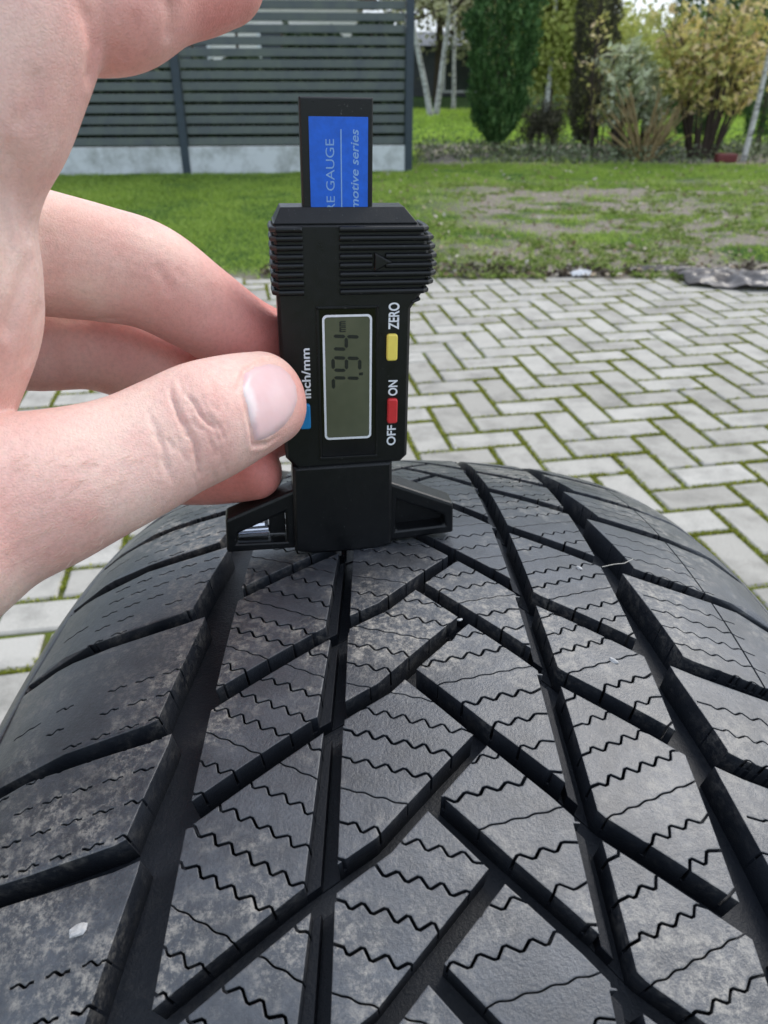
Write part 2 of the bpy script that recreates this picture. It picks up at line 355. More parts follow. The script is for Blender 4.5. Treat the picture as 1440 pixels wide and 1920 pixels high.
def pattern(lo, hi, fine):
    """all groove and sipe outlines between s=lo and s=hi: list of (polygon in t,s ; level)"""
    out = []
    nd = [i for i in range(1, len(NODES)-1) if lo-90 < NODES[i] < hi+90]
    for i in nd:
        a = NODES[i]; prev = NODES[i-1]; nxt = NODES[i+1]
        b = prev-17.5                              # left-hand diagonal meets the previous right-hand one here, at t=+9
        tq = min(-1.0, (a-b+8.2)/2.26-.8)
        # right diagonal: centre -> right longitudinal groove
        out.append((band([(tq, a+1.5-1.1*(tq+4.5)), (10, a-14.5), (24, a-29.5), (31, a-37.5), (58.5, a-57)], 4.5, 5.6), -8))
        # left diagonal
        e = b-57.5
        out.append((band([(9.6, b+.5), (-12, b-24.5), (-27, b-35), (-57, e-1)], 3.9, 5.2), -8))
        # shoulder grooves
        sl_ = e-7
        out.append((band([(-61, sl_+3), (-69, sl_-.5), (-90, sl_-5), (-121, sl_-9)], 6.6, 4.6), -8))
        sr = a-57-3
        out.append((band([(61, sr+3), (69, sr-1), (90, sr-6.5), (121, sr-10)], 6.6, 4.6), -8))
        # wide longitudinal grooves, one tooth per pitch
        sl2 = (prev - 17.5 - 57.5 - 7) if True else 0
        nb_ = NODES[i]-17.5-57.5-7
        out.append(([(-54.3, sl2+.3), (-62.8, sl2+.3), (-63.0, sl2-4), (-67.4, nb_+4), (-66.5, nb_-.3), (-54.3, nb_-.3)], -8))
        sr2 = prev-60; nr = a-60
        out.append(([(56.0, sr2+.3), (62.0, sr2+.3), (62.4, sr2-4), (67.4, nr+4), (66.5, nr-.3), (56.0, nr-.3)], -8))
        # narrow longitudinal grooves with an inner ledge, one kink per pitch
        s0, s1 = prev-17.5-35, a-17.5-35
        out.append(([(-21.6, s0), (-26.0, s0), (-27.9, s1+.5), (-21.3, s1-.5)], -7.6)); out.append(([(-24.6, s0+.3), (-26.0, s0+.3), (-28.0, s1), (-25.2, s1)], -4.2))
        s0, s1 = prev-37, a-37
        out.append(([(25.4, s0), (30.6, s0), (31.4, s1-.5), (25.8, s1+.5)], -7.6)); out.append(([(26.5, s0), (28.4, s0), (28.7, s1), (26.8, s1)], -3.6))
        if fine:
            P = prev-a; ns = max(4, round(P/7.3))
            for j in range(ns):
                o = a+P*(j+.5)/ns; thin = (j % 3 == 2); A = .85 if not thin else .2; W = .68 if not thin else .42
                j0 = random.uniform(-.4, .4)
                out.append((zigzag(-57, o-71+j0, -25, o-71-16.5+j0, A, w=W), 'L')); out.append((zigzag(-23, o-88, 11, o-88-10, A, w=W), 'CL'))
                out.append((zigzag(-6, o-62.5, 27.5, o-61+8.5, A, w=W), 'CR')); out.append((zigzag(30, o-57, 58, o-57+12.5, A, w=W), 'R'))
            for j in range(1, ns):
                o = a-60-8+P*(j+.1)/ns; A = .7; W = .5
                out.append((zigzag(65, o+2, 92, o-3.5, A, w=W), 'SR'))
                o = e-7-4+P*(j+.1)/ns
                for q in range(0, 5):               # the left shoulder sipes are worn down to dashes
                    if random.random() < .8: out.append((zigzag(-65-q*7.2, o-q*1.5, -65-q*7.2-5.0, o-q*1.5-.9, .5, 3, 1.0, .6), 'SL'))
                if random.random() < .5: out.append((zigzag(-103, o-9, -112, o-11, .3, 4, 1, .6), 'SL'))
            out.append((band([(88.5, a-60), (88.5, a-60+P)], .55), 'SR'))
    return [([(float(drift(s, t)) if t > 0 else t, s) for t, s in poly], lev) for poly, lev in out]
TW = 121.0
def tread(lo, hi, fine):
    polys = pattern(lo, hi, fine); V = []; F = []; 
    def addp(poly): 
        n = len(V); V.extend(poly); F.append(list(range(n, n+len(poly))))
    addp([(-TW, lo), (TW, lo), (TW, hi), (-TW, hi)])
    lev = [0]
    for poly, L in polys:
        ss = [p[1] for p in poly]
        if max(ss) < lo or min(ss) > hi: continue
        addp(poly); lev.append(L)
    g = 5.5 if fine else 9.0
    for s in np.arange(lo+g/2, hi, g):
        for t in np.arange(-TW+g/2, TW, g): V.append((float(t)+random.uniform(-.6, .6), float(s)+random.uniform(-.6, .6)))
    # winding must be CCW for input faces
    for q in F:
        A = sum(V[q[i-1]][0]*V[q[i]][1]-V[q[i]][0]*V[q[i-1]][1] for i in range(len(q)))
        if A < 0: q.reverse()
    ov, oe, of, _, _, orf = delaunay_2d_cdt([Vector(p) for p in V], [], F, 1, 1e-4)
    co = np.array([(p.x, p.y) for p in ov]); tri = []; levels = []; sipe = []
    for fc, src in zip(of, orf):
        if 0 not in src: continue
        ls = [lev[q] for q in src if q > 0]
        L = 0
        for g_ in (-8, -4.2, -3.6, -7.6):
            if g_ in ls: L = g_; break
        sp = frozenset(q for q in ls if isinstance(q, str)) if L == 0 else frozenset()
        for i in range(1, len(fc)-1): tri.append((fc[0], fc[i], fc[i+1])); levels.append(L); sipe.append(sp)
    return co, tri, levels, sipe
def tread_objects(lo, hi, fine, mat, parent):
    co, tri, lv, sipe = tread(lo, hi, fine)
    edges = {}
    for i, t in enumerate(tri):
        for q in range(3):
            a, b = t[q], t[(q+1) % 3]; edges.setdefault((min(a, b), max(a, b)), []).append(i)
    GR = {-8, -7.6, -4.2, -3.6}
    comp = [-1]*len(tri); nbr = [[] for _ in tri]
    for e, l in edges.items():
        if len(l) == 2: nbr[l[0]].append(l[1]); nbr[l[1]].append(l[0])
    comps = []
    for i in range(len(tri)):
        if comp[i] >= 0: continue
        isg = lv[i] in GR
        if isg: comp[i] = 10**6; continue
        st = [i]; comp[i] = len(comps); cur = []
        while st:
            c = st.pop(); cur.append(c)
            for nb2 in nbr[c]:
                if comp[nb2] < 0 and lv[nb2] not in GR: comp[nb2] = len(comps); st.append(nb2)
        comps.append(cur)
    DEEP = {'L': -5, 'CL': -5, 'CR': -5, 'R': -5, 'SL': -3, 'SR': -3}
    keepc = []
    for cur in comps:
        ar = 0; ct = 0; cs_ = 0
        for i in cur:
            p, q, w3 = (co[z] for z in tri[i]); A_ = abs((q[0]-p[0])*(w3[1]-p[1])-(q[1]-p[1])*(w3[0]-p[0]))/2; ar += A_; ct += A_*(p[0]+q[0]+w3[0])/3
        if ar < 60:
            for i in cur: lv[i] = -8; comp[i] = 10**6
            continue
        ct /= ar; kind = 'SL' if ct < -60 else 'L' if ct < -28 else 'CL' if ct < 3 else 'CR' if ct < 28 else 'R' if ct < 60 else 'SR'
        for i in cur:
            if kind in sipe[i]: lv[i] = DEEP[kind]
        keepc.append(cur)
    comps = keepc
    def emit(idx):
        key = {}; v = []; f = []
        def vid(p, L):
            kk = (p, L)
            if kk not in key: key[kk] = len(v); v.append((co[p][1], co[p][0], L))
            return key[kk]
        cs = set(idx); wall = []
        for i in idx:
            t = tri[i]; f.append(tuple(vid(p, lv[i]) for p in t))
            for q in range(3):
                a, b = t[q], t[(q+1) % 3]; l = edges[(min(a, b), max(a, b))]; o = [z for z in l if z != i]
                lo2 = lv[o[0]] if o else -8.6
                if lo2 < lv[i]: wall.append((a, b, lv[i], lo2))
        nv0 = len(v)
        for a, b, h1, h0 in wall:
            # own verts for the walls keep the block edges crisp
            n = len(v); v.extend([(co[a][1], co[a][0], h1), (co[b][1], co[b][0], h1), (co[b][1], co[b][0], h0), (co[a][1], co[a][0], h0)]); f.append((n+1, n, n+3, n+2))
        v = np.array(v); emit.worn = np.where(v[:, 2] > -.1, 1.0, np.where(v[:, 2] < -7.9, .05, 0.0)); emit.worn[nv0:] = np.where(v[nv0:, 2] > -.1, .5, 0.0); return surf(v[:, 0], v[:, 1], v[:, 2]), f  # contact tops scuffed and dusty; grooves coloured blacker to deepen their shade
    res = []
    gidx = [i for i in range(len(tri)) if comp[i] == 10**6]
    v, f = emit(gidx); me = mesh('groove_floor', v, f, False, emit.worn); link('groove_floor', me, mat, parent)
    big = [c for c in comps if len(c) >= 4]
    if fine:
        for c in big:
            v, f = emit(c); link('tread_block', mesh('tread_block', v, f, False, emit.worn), mat, parent)
    else:
        idx = [i for c in big for i in c]; v, f = emit(idx); tag(link('tread_pattern', mesh('tread_pattern', v, f, False, emit.worn), mat, parent), kind='stuff')
    return len(big)
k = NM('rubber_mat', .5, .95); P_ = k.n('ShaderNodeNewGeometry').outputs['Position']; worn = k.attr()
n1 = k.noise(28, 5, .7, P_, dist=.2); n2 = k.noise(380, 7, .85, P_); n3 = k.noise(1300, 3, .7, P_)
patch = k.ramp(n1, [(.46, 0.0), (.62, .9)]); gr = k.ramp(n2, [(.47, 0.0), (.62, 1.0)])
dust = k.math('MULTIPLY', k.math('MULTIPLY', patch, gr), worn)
veil = k.math('MULTIPLY', k.math('MULTIPLY', k.ramp(k.noise(70, 6, .7, P_), [(.32, .05), (.72, .32)]), k.ramp(n3, [(.3, .5), (.7, 1.0)])), worn)  # bluish film on the tops: thin dust plus sky sheen put into the colour
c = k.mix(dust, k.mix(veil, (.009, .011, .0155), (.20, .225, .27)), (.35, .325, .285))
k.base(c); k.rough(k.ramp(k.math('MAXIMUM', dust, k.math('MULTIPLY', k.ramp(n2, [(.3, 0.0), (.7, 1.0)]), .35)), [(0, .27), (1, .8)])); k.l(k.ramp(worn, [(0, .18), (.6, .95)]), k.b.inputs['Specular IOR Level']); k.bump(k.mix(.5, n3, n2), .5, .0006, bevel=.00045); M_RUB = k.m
tyre = empty('tyre', (AX, AY, 0)); tag(tyre, 'black car tyre standing upright on the pavers with a V-shaped sipe tread', 'tyre')
def tparent(): return tyre
tyre_objs0 = set(bpy.data.objects)
tread_objects(-165, 212, True, M_RUB, None)
tread_objects(212, CIRC-165, False, M_RUB, None)
ta = np.r_[np.arange(TW, ARC[-1], 3), ARC[-1]]; ss = np.linspace(0, CIRC, 361)[:-1]
for sg in (-1, 1):
    tt = np.r_[TW, ta]*sg; ll = np.r_[-8.6, np.zeros(len(ta))]; S, T = np.meshgrid(ss, tt); Lv = np.repeat(ll[:, None], len(ss), 1)
    v = surf(S.ravel(), T.ravel(), Lv.ravel()); n = len(ss); f = []
    for i in range(len(tt)-1):
        for j in range(n): q = (j+1) % n; f.append((i*n+j, i*n+q, (i+1)*n+q, (i+1)*n+j))
    link('sidewall', mesh('sidewall', v, f, True, np.full(len(v), .6)), M_RUB, None)
# inner liner
li = [(-104, 141), (-100, 120), (-112, 90), (-112, 50), (-80, 24), (0, 17), (80, 24), (112, 50), (112, 90), (100, 120), (104, 141)]
v = []; f = []
for j in range(180):
    th = 2*math.pi*j/180
    for x, d in li: r = TR-d/1000; v.append((AX+x/1000, AY+r*math.sin(th), AZ+r*math.cos(th)))
m_ = len(li)
for j in range(180):
    for i in range(m_-1): q = (j+1) % 180; f.append((j*m_+i, j*m_+i+1, q*m_+i+1, q*m_+i))
link('inner_liner', mesh('inner_liner', v, f, True), M_RUB, None)
for o in set(bpy.data.objects)-tyre_objs0:
    o.parent = tyre; o.location = (-AX, -AY, 0)
def on_tyre(px, py):
    d = ray(px, py); t = .06
    while t < .45:
        q = CAMP+d*t; x = abs(q[0]-AX)*1000
        if math.hypot(q[1]-AY, q[2]-AZ) < TR-np.interp(x, PRO[:120, 0], PRO[:120, 1])/1000: return q
        t += .0003
    return None
# grit on the tread
M_PEB = plain('pebble_mat', (.42, .42, .42), .5, .2, 400, .4)
for px, py, r_, lab in ((150, 1745, .0015, 'white chip of stone lodged in a sipe at the lower left of the tread'), (1150, 1240, .0009, 'small white stone chip in a sipe right of the narrow groove'), (1086, 1066, .0008, 'tiny white stone crumb on a far tread block'), (862, 1163, .0006, 'grey grit grain beside the tip of a centre tread block')):
    q = on_tyre(px, py)
    if q is None: continue
    bm = bmesh.new(); bmesh.ops.create_icosphere(bm, subdivisions=2, radius=1)
    for vv in bm.verts: vv.co *= random.uniform(.75, 1.15); vv.co = Vector((vv.co.x*1.5, vv.co.y*.8, vv.co.z*.55))*r_
    me = bpy.data.meshes.new('pebble'); bm.to_mesh(me); bm.free(); o = link('pebble', me, M_PEB); o.location = q+np.array([0, 0, r_*.3]); o.rotation_euler = (0.2, .1, random.uniform(-.8, .8)); tag(o, lab, 'pebble', 'grit on the tread')
pp = [on_tyre(x, y) for x, y in ((1128, 1067), (1150, 1062), (1170, 1060), (1186, 1052))]
b = MB(); b.tube([p+np.array([0, 0, .0008]) for p in pp], .00014, 5); tag(b.build('grass_stalk', plain('stalk_mat', (.4, .38, .34), .6), None), 'thin pale dry stalk lying across the wide right-hand tread groove', 'stalk')

# ------------------------------------------------------------------ tread depth gauge
GP = Vector((-.01337769, .20270114, .73848867))
gx, gy, gz = Vector((.98758493, .15590929, -.01919086)), Vector((-.15638086, .98734988, -.02617695)), Vector((.01486687, .02885304, .9994731))
GM = Matrix.Translation(GP) @ Matrix((( gx.x, gy.x, gz.x, 0), (gx.y, gy.y, gz.y, 0), (gx.z, gy.z, gz.z, 0), (0, 0, 0, 1)))
gauge = empty('tread_depth_gauge'); gauge.matrix_world = GM
tag(gauge, 'black plastic digital tread depth gauge standing on the tyre, reading 7.94', 'gauge')
S = .001
def G(mb, name, m, parent=None, smooth=False, ang=None):
    mb.v = [(x*S, y*S, z*S) for x, y, z in mb.v]; o = mb.build(name, m, parent or gauge); return o
k = NM('black_plastic', .42, .42); k.base(k.mix(k.ramp(k.noise(1400, 2, .5), [(.70, 0.0), (.76, .5)]), (.0035, .0042, .0055), (.12, .12, .125))); k.rough(k.ramp(k.noise(300, 4, .7), [(.3, .27), (.7, .42)])); k.bump(k.noise(3500, 3, .6), .25, .0002, bevel=.0004); M_BLK = k.m
k = NM('gloss_black', .14, .5); k.base((.004, .004, .005)); k.bump(k.noise(200, 3), .02, .0002); M_GLOSS = k.m
M_WHITE = plain('white_print', (.78, .80, .84), .5, .05, 900)
M_BLUE = plain('blue_label', (.008, .12, .66), .38, .12, 500)
b = MB(); b.prism([(-12.5, 29.3), (18, 30.0), (20, 32), (19.8, 75.3), (22.6, 79.3), (24.3, 83.5), (24.6, 88.5), (23.2, 94), (21.0, 97.4), (-16.1, 97.4), (-15.8, 33)], 0, 13.2, .8)
b.add([(-15.9, .25, 97.3), (20.9, .25, 97.3), (20.9, 13, 97.3), (-15.9, 13, 97.3), (-14.0, 3.1, 100.9), (17.8, 3.1, 100.9), (17.8, 11.5, 100.9), (-14.0, 11.5, 100.9)], [(0, 1, 5, 4), (1, 2, 6, 5), (2, 3, 7, 6), (3, 0, 4, 7), (4, 5, 6, 7), (3, 2, 1, 0)])
G(b, 'body', M_BLK)
b = MB()
nr = 8
def rib_half(z0, z1, xa, xb, yb):           # horizontal half-round rib
    pass
for i in range(nr):
    z = 80.3+i*(96.0-80.3)/(nr-1)
    # left rib wraps over the left flank
    b.tube([(-8.9, -.3, z), (-15.4, -.4, z), (-16.5, .9, z), (-16.7, 6, z), (-16.5, 12, z)], [.78, .78, .78, .74, .6], 10)
    xe = np.interp(z, [79.5, 83.5, 88.5, 94, 98], [23.4, 25.6, 25.9, 24.6, 22.0])
    if abs(z-88) < 1.8:
        b.tube([(.6, -.4, z), (9.0, -.4, z)], .78, 10); b.tube([(12.6 if z > 88 else 12.6, -.4, z), (xe-1.0, -.4, z), (xe, .8, z), (xe+.2, 6, z), (xe, 12, z)], [.78, .78, .78, .74, .6], 10)
    else: b.tube([(.6, -.4, z), (xe-1.0, -.4, z), (xe, .8, z), (xe+.2, 6, z), (xe, 12, z)], [.78, .78, .78, .74, .6], 10)
b.tube([(19.9, 0, 77.2), (22.0, .8, 77.8), (22.3, 6, 77.8), (22.0, 12, 77.8)], .5, 8)
G(b, 'grip_ribs', M_BLK)
b = MB(); b.prism([(9.6, 85.6), (14.2, 87.9), (9.6, 90.3)], -1.3, -.2, .25); G(b, 'arrow_mark', M_BLK)
b = MB(); b.prism([(-5.2, 33), (10.4, 33), (10.1, 75.8), (-5.0, 75.8)], -.12, .6, .05); win = G(b, 'display_window', M_GLOSS)
b = MB(); b.box((-5.9, -.45, 32.0), (11.0, .2, 32.9)); b.box((-5.9, -.3, 32.9), (-5.25, .2, 76.4)); b.box((10.45, -.3, 32.9), (11.0, .2, 76.4)); b.box((-5.9, -.3, 75.85), (11.0, .2, 76.5)); G(b, 'window_rim', M_BLK)
def rrect(x0, x1, z0, z1, r, n=5):
    out = []
    for cx, cz, a0 in ((x1-r, z0+r, -90), (x1-r, z1-r, 0), (x0+r, z1-r, 90), (x0+r, z0+r, 180)):
        for i in range(n+1): a = R(a0+90*i/n); out.append((cx+r*math.cos(a), cz+r*math.sin(a)))
    return out
def frame(outer, inner, y0, y1):
    n = len(outer); v = [(x, y, z) for y in (y0, y1) for ring in (outer, inner) for x, z in ring]; f = []
    for i in range(n):
        j = (i+1) % n; f += [(i, j, n+j, n+i), (i, 2*n+i, 2*n+j, j), (n+i, n+j, 3*n+j, 3*n+i)]
    m2 = MB(); m2.add(v, f); return m2
G(frame(rrect(-4.35, 9.15, 38.3, 74.3, 1.3), rrect(-3.75, 8.55, 38.9, 73.7, .9), -.28, -.12), 'screen_frame', M_WHITE)
k = NM('lcd_mat', .25, .5); nz = k.noise(60, 3); k.base(k.ramp(nz, [(.35, (.082, .09, .058)), (.65, (.112, .12, .078))])); M_LCD = k.m
b = MB(); b.box((-3.7, -.2, 38.95), (8.5, -.02, 73.6)); lcd = G(b, 'screen', M_LCD)
M_SEG = plain('segment_ink', (.012, .015, .012), .4, .1, 800)
def seg(mb, zc, xc, on, w_=3.5, h_=7.4, th=.95):
    """one seven-segment digit read from bottom to top: reading right = +z, reading up = -x"""
    # segment centre (u reading-right, v reading-up), half length, orientation
    D = {'a': (0, h_/2, 'h'), 'g': (0, 0, 'h'), 'd': (0, -h_/2, 'h'), 'f': (-w_/2, h_/4, 'v'), 'b': (w_/2, h_/4, 'v'), 'e': (-w_/2, -h_/4, 'v'), 'c': (w_/2, -h_/4, 'v')}
    for q in on:
        u, v_, o = D[q]; L = (w_/2-.25) if o == 'h' else h_/4-.2; t = th/2
        poly = [(-L, 0), (-L+t, t), (L-t, t), (L, 0), (L-t, -t), (-L+t, -t)]
        if o == 'v': poly = [(-p[1], p[0]) for p in poly]
        pts = [(xc-(v_+p[1]), zc+u+p[0]+(v_+p[1])*.06) for p in poly]
        mb.prism(pts, -.235, -.2)
for zc, on in ((54.9, 'abc'), (60.6, 'abcdfg'), (66.6, 'bcfg')):
    b = MB(); seg(b, zc, 2.1, on); G(b, 'digit', M_SEG, lcd)
b = MB(); b.box((5.6, -.235, 57.3), (6.7, -.2, 58.1)); G(b, 'decimal_point', M_SEG, lcd)
def text(s, x, z, h, m, y=-.1, name='lettering', length=None, bold=0.0, align='LEFT', parent=None, shear=0):
    """text read from bottom to top; x = baseline position, z = start of the text, h = cap height, mm"""
    cu = bpy.data.curves.new('t', 'FONT'); cu.body = s; cu.size = 1; cu.extrude = .02; cu.offset = bold; cu.shear = shear; o = bpy.data.objects.new('t', cu); COL.objects.link(o)
    dg = bpy.context.evaluated_depsgraph_get(); me = bpy.data.meshes.new_from_object(o.evaluated_get(dg)); bpy.data.objects.remove(o)
    n = len(me.vertices); c_ = np.zeros(n*3); me.vertices.foreach_get('co', c_); c_ = c_.reshape(-1, 3); cap = .7
    wdt = c_[:, 0].max()-c_[:, 0].min(); sx = (length/wdt) if length else h/cap; c_[:, 0] -= c_[:, 0].min()
    out = np.stack([x-c_[:, 1]*h/cap, y+c_[:, 2]*-1.0*1.5, z+c_[:, 0]*sx], 1)*S
    me.vertices.foreach_set('co', out.ravel()); me.update(); me.name = name
    ob = link(name, me, m, parent or gauge); return ob
text('ZERO', 16.5, 69.9, 2.8, M_WHITE, length=7.3, bold=.025); text('ON', 16.5, 50.9, 2.5, M_WHITE, length=4.6, bold=.025); text('OFF', 16.3, 35.6, 2.5, M_WHITE, length=6.3, bold=.02); text('inch/mm', -8.0, 51.1, 2.3, M_WHITE, length=14.3, bold=.02)
text('mm', 1.9, 69.6, 2.4, M_SEG, y=-.22, name='unit_mark', length=3.0, bold=.03, parent=lcd)
def button(x0, x1, z0, z1, m): b = MB(); b.prism(rrect(x0, x1, z0, z1, .7, 3), -1.3, .3, .35); return G(b, 'button', m)
M_YEL = plain('yellow_plastic', (.88, .70, .13), .45, .06, 300); M_RED = plain('red_plastic', (.62, .03, .035), .45, .06, 300); M_BBT = plain('blue_plastic', (.01, .22, .52), .45, .06, 300)
button(13.2, 16.2, 61.4, 68.8, M_YEL)['label'] = 'yellow zero button'; button(13.7, 16.6, 42.8, 50.2, M_RED)['label'] = 'red on off button'; button(-11.4, -8.3, 42.2, 49.6, M_BBT)['label'] = 'blue unit button'
b = MB(); b.prism([(-8.4, 60), (9.55, 60), (9.55, 125.6), (-8.4, 125.6)], 3.4, 7.4, .35); sld = G(b, 'slider', M_BLK)
b = MB(); b.prism([(-6.25, 62), (8.3, 62), (8.3, 121.4), (-6.25, 121.4)], 3.15, 3.45, .06); lab = G(b, 'slider_label', M_BLUE, sld)
M_LT = plain('pale_blue_print', (.22, .40, .72), .5, .1, 900)
text('RE GAUGE', -.15, 99.9, 2.15, M_LT, y=3.12, length=16.6, name='lettering', parent=lab); text('motive series', 5.9, 100.2, 2.0, M_LT, y=3.12, length=18.5, name='lettering', parent=lab, bold=.015, shear=.2)
b = MB(); b.box((1.45, 3.09, 90), (1.75, 3.14, 118.7)); G(b, 'rule_line', M_LT, lab)
# foot
b = MB(); b.prism([(-14.4, 1.2), (-9, -.2), (10.5, -.2), (16.0, 1.4), (15.6, 30.2), (-14.0, 29.8)], -.9+.9, 12, .9); G(b, 'neck', M_BLK)
def wing(outer, hole):
    m2 = MB(); n = len(outer)
    v = [(x, y, z) for y in (3.0, 11.0) for ring in (outer, hole) for x, z in ring]; f = []
    for i in range(n):
        j = (i+1) % n; f += [(i, j, n+j, n+i), (2*n+i, 3*n+i, 3*n+j, 2*n+j), (i, 2*n+i, 2*n+j, j), (n+i, n+j, 3*n+j, 3*n+i)]
    m2.add(v, f)
    return m2
lo_ = [(-35.3, .7), (-13.5, .7), (-13.5, 21.2), (-34.8, 12.4)]; lh = [(-32.0, 3.6), (-16.6, 3.2), (-16.6, 13.6), (-31.5, 7.0)]
b = wing(lo_, lh); b.v = [(x, y, z) for x, y, z in b.v]; o1 = G(b, 'foot', M_BLK)
ro_ = [(15.2, 1.0), (36.6, 2.6), (36.0, 13.2), (15.2, 22.0)]; rh = [(17.8, 4.6), (33.6, 5.6), (33.2, 9.0), (17.8, 15.5)]
b = wing(ro_, rh); b.box((17.0, 9.6, 4.2), (34.0, 10.6, 15.0)) if False else None; o2 = G(b, 'foot', M_BLK)
for o_ in (o1, o2):
    md = o_.modifiers.new('bev', 'BEVEL'); md.width = .0008; md.segments = 2; md.limit_method = 'ANGLE'
b = MB(); b.prism([(16.8, 3.6), (34.6, 4.6), (34.2, 9.8), (16.8, 16.4)], 8.2, 10.2); G(b, 'foot_web', M_BLK)
M_CHR = plain('bright_metal', (.6, .62, .68), .22, .05, 100, metal=1)
b = MB(); b.prism([(-31.6, 4.1), (-22.2, 4.1), (-22.2, 5.3), (-31.6, 5.2)], 6.0, 9.5, .15); b.prism([(-31.6, 5.9), (-22.2, 6.0), (-22.2, 7.0), (-31.2, 6.7)], 7.5, 9.5, .15); b.prism([(-23.2, 7.2), (-22.2, 7.2), (-22.2, 10.3), (-23.0, 10.0)], 7.5, 9.5, .15); G(b, 'metal_insert', M_CHR)
b = MB(); b.prism([(-21.8, 4.0), (-16.8, 3.8), (-16.8, 13.2), (-21.8, 11.0)], 7.8, 9.4); G(b, 'foot_web', M_BLK)
b = MB(); b.tube([(1.5, 6, -.1), (1.5, 6, -7.2)], .9, 8); G(b, 'probe', M_CHR)

# ------------------------------------------------------------------ hand
def chain_pts(nodes, n=7):
    """nodes: px, py, depth mm, radius mm -> dense centreline"""
    P = np.array([np.r_[at(x, y, d/1000), r/1000] for x, y, d, r in nodes]); out = []
    for i in range(len(P)-1):
        p0 = P[max(i-1, 0)]; p1, p2 = P[i], P[i+1]; p3 = P[min(i+2, len(P)-1)]
        for q in np.linspace(0, 1, n, endpoint=False): out.append(.5*((2*p1)+(-p0+p2)*q+(2*p0-5*p1+4*p2-p3)*q*q+(-p0+3*p1-3*p2+p3)*q**3))
    out.append(P[-1]); return np.array(out)
def limb(mb, nodes, flat=1.0, capend=True, seg=28):
    C = chain_pts(nodes); pts = C[:, :3]; rad = C[:, 3]; d0 = pts[1]-pts[0]; d0 /= np.linalg.norm(d0); d1 = pts[-1]-pts[-2]; d1 /= np.linalg.norm(d1)
    pre = [(pts[0]-d0*rad[0]*math.sin(a), rad[0]*math.cos(a)) for a in np.linspace(1.45, .15, 7)]
    post = [(pts[-1]+d1*rad[-1]*math.sin(a)*1.0, rad[-1]*math.cos(a)) for a in np.linspace(.15, 1.5, 10)]
    L = pre+list(zip(pts, rad))+post; n = len(L); v = []; f = []
    for i in range(n):
        d = L[min(i+1, n-1)][0]-L[max(i-1, 0)][0]; d /= np.linalg.norm(d)
        view = L[i][0]-CAMP; u = view-d*(view@d); u /= np.linalg.norm(u); w_ = np.cross(d, u)
        for k_ in range(seg): a = 2*math.pi*k_/seg; v.append(L[i][0]+(u*math.cos(a)*flat+w_*math.sin(a))*L[i][1])
    for i in range(n-1):
        for k_ in range(seg): l = (k_+1) % seg; f.append((i*seg+k_, i*seg+l, (i+1)*seg+l, (i+1)*seg+k_))
    f.append(tuple(range(seg-1, -1, -1))); f.append(tuple(range((n-1)*seg, n*seg))); mb.add(v, f)
hm = MB()
THUMB = [(-330, 1095, 150, 27), (-170, 1022, 152, 23.2), (-20, 952, 158, 18.9), (110, 912, 163, 16.6), (230, 866, 169, 14.6), (320, 822, 174, 13.9), (390, 790, 178, 14.0), (452, 764, 186, 13.2), (496, 748, 194, 12.2)]
limb(hm, THUMB, .80)
MIDDLE = [(-250, 400, 165, 17), (-60, 450, 176, 15.8), (80, 476, 186, 14.6), (190, 497, 194, 14.0), (280, 520, 200, 13.6), (370, 575, 209, 12.4), (450, 628, 219, 11.6), (520, 655, 229, 10.6), (560, 668, 235, 9.6)]
limb(hm, MIDDLE, .95)
RING = [(-220, 560, 190, 16), (-80, 615, 202, 14.2), (60, 640, 212, 13.3), (180, 648, 219, 12.7), (290, 690, 226, 12.4), (400, 745, 231, 11.4), (480, 785, 234, 10.6), (515, 802, 238, 9.4)]
limb(hm, RING, .95)
PINKY = [(-260, 760, 215, 14), (-60, 845, 228, 12), (100, 862, 234, 11.0), (250, 880, 238, 10.4), (370, 888, 238, 9.8), (440, 886, 236, 9.2), (478, 884, 234, 8.6)]
limb(hm, PINKY, .95)
INDEX = [(-260, 60, 150, 20), (-80, 40, 143, 17), (90, 0, 143, 13.6), (215, 8, 148, 12.2), (300, -25, 154, 11.4), (370, -40, 160, 11.0), (410, -48, 163, 10.2)]
limb(hm, INDEX, .95)
PALM = [(60, -160, 140, 15), (45, -40, 138, 15), (30, 70, 138, 14.6), (-12, 190, 140, 14.6), (-62, 300, 143, 14.4), (-92, 400, 146, 16.2), (-105, 500, 149, 18), (-120, 600, 153, 19.5), (-160, 700, 157, 20), (-230, 820, 160, 23)]
limb(hm, PALM, .9)
limb(hm, [(-420, 150, 185, 34), (-380, 420, 190, 38), (-380, 700, 192, 40), (-430, 980, 185, 36), (-600, 1250, 178, 31), (-900, 1500, 178, 30), (-1500, 1950, 185, 33)], .7)
limb(hm, [(-200, 180, 165, 22), (-260, 420, 172, 26), (-260, 640, 178, 27), (-300, 860, 175, 27)], .8)
me = mesh('hand_tmp', hm.v, hm.f); bm = bmesh.new(); bm.from_mesh(me); bmesh.ops.recalc_face_normals(bm, faces=bm.faces); bm.to_mesh(me); bm.free()
ho = link('hand_tmp', me)
md = ho.modifiers.new('r', 'REMESH'); md.mode = 'VOXEL'; md.voxel_size = .0006; md.adaptivity = 0
md = ho.modifiers.new('s', 'SMOOTH'); md.factor = .6; md.iterations = 10
dg = bpy.context.evaluated_depsgraph_get(); hme = bpy.data.meshes.new_from_object(ho.evaluated_get(dg)); bpy.data.objects.remove(ho)
nV = len(hme.vertices); HV = np.zeros(nV*3); hme.vertices.foreach_get('co', HV); HV = HV.reshape(-1, 3); HN = np.zeros(nV*3); hme.vertices.foreach_get('normal', HN); HN = HN.reshape(-1, 3)
bvh = BVHTree.FromPolygons([tuple(p) for p in HV], [tuple(p.vertices) for p in hme.polygons])
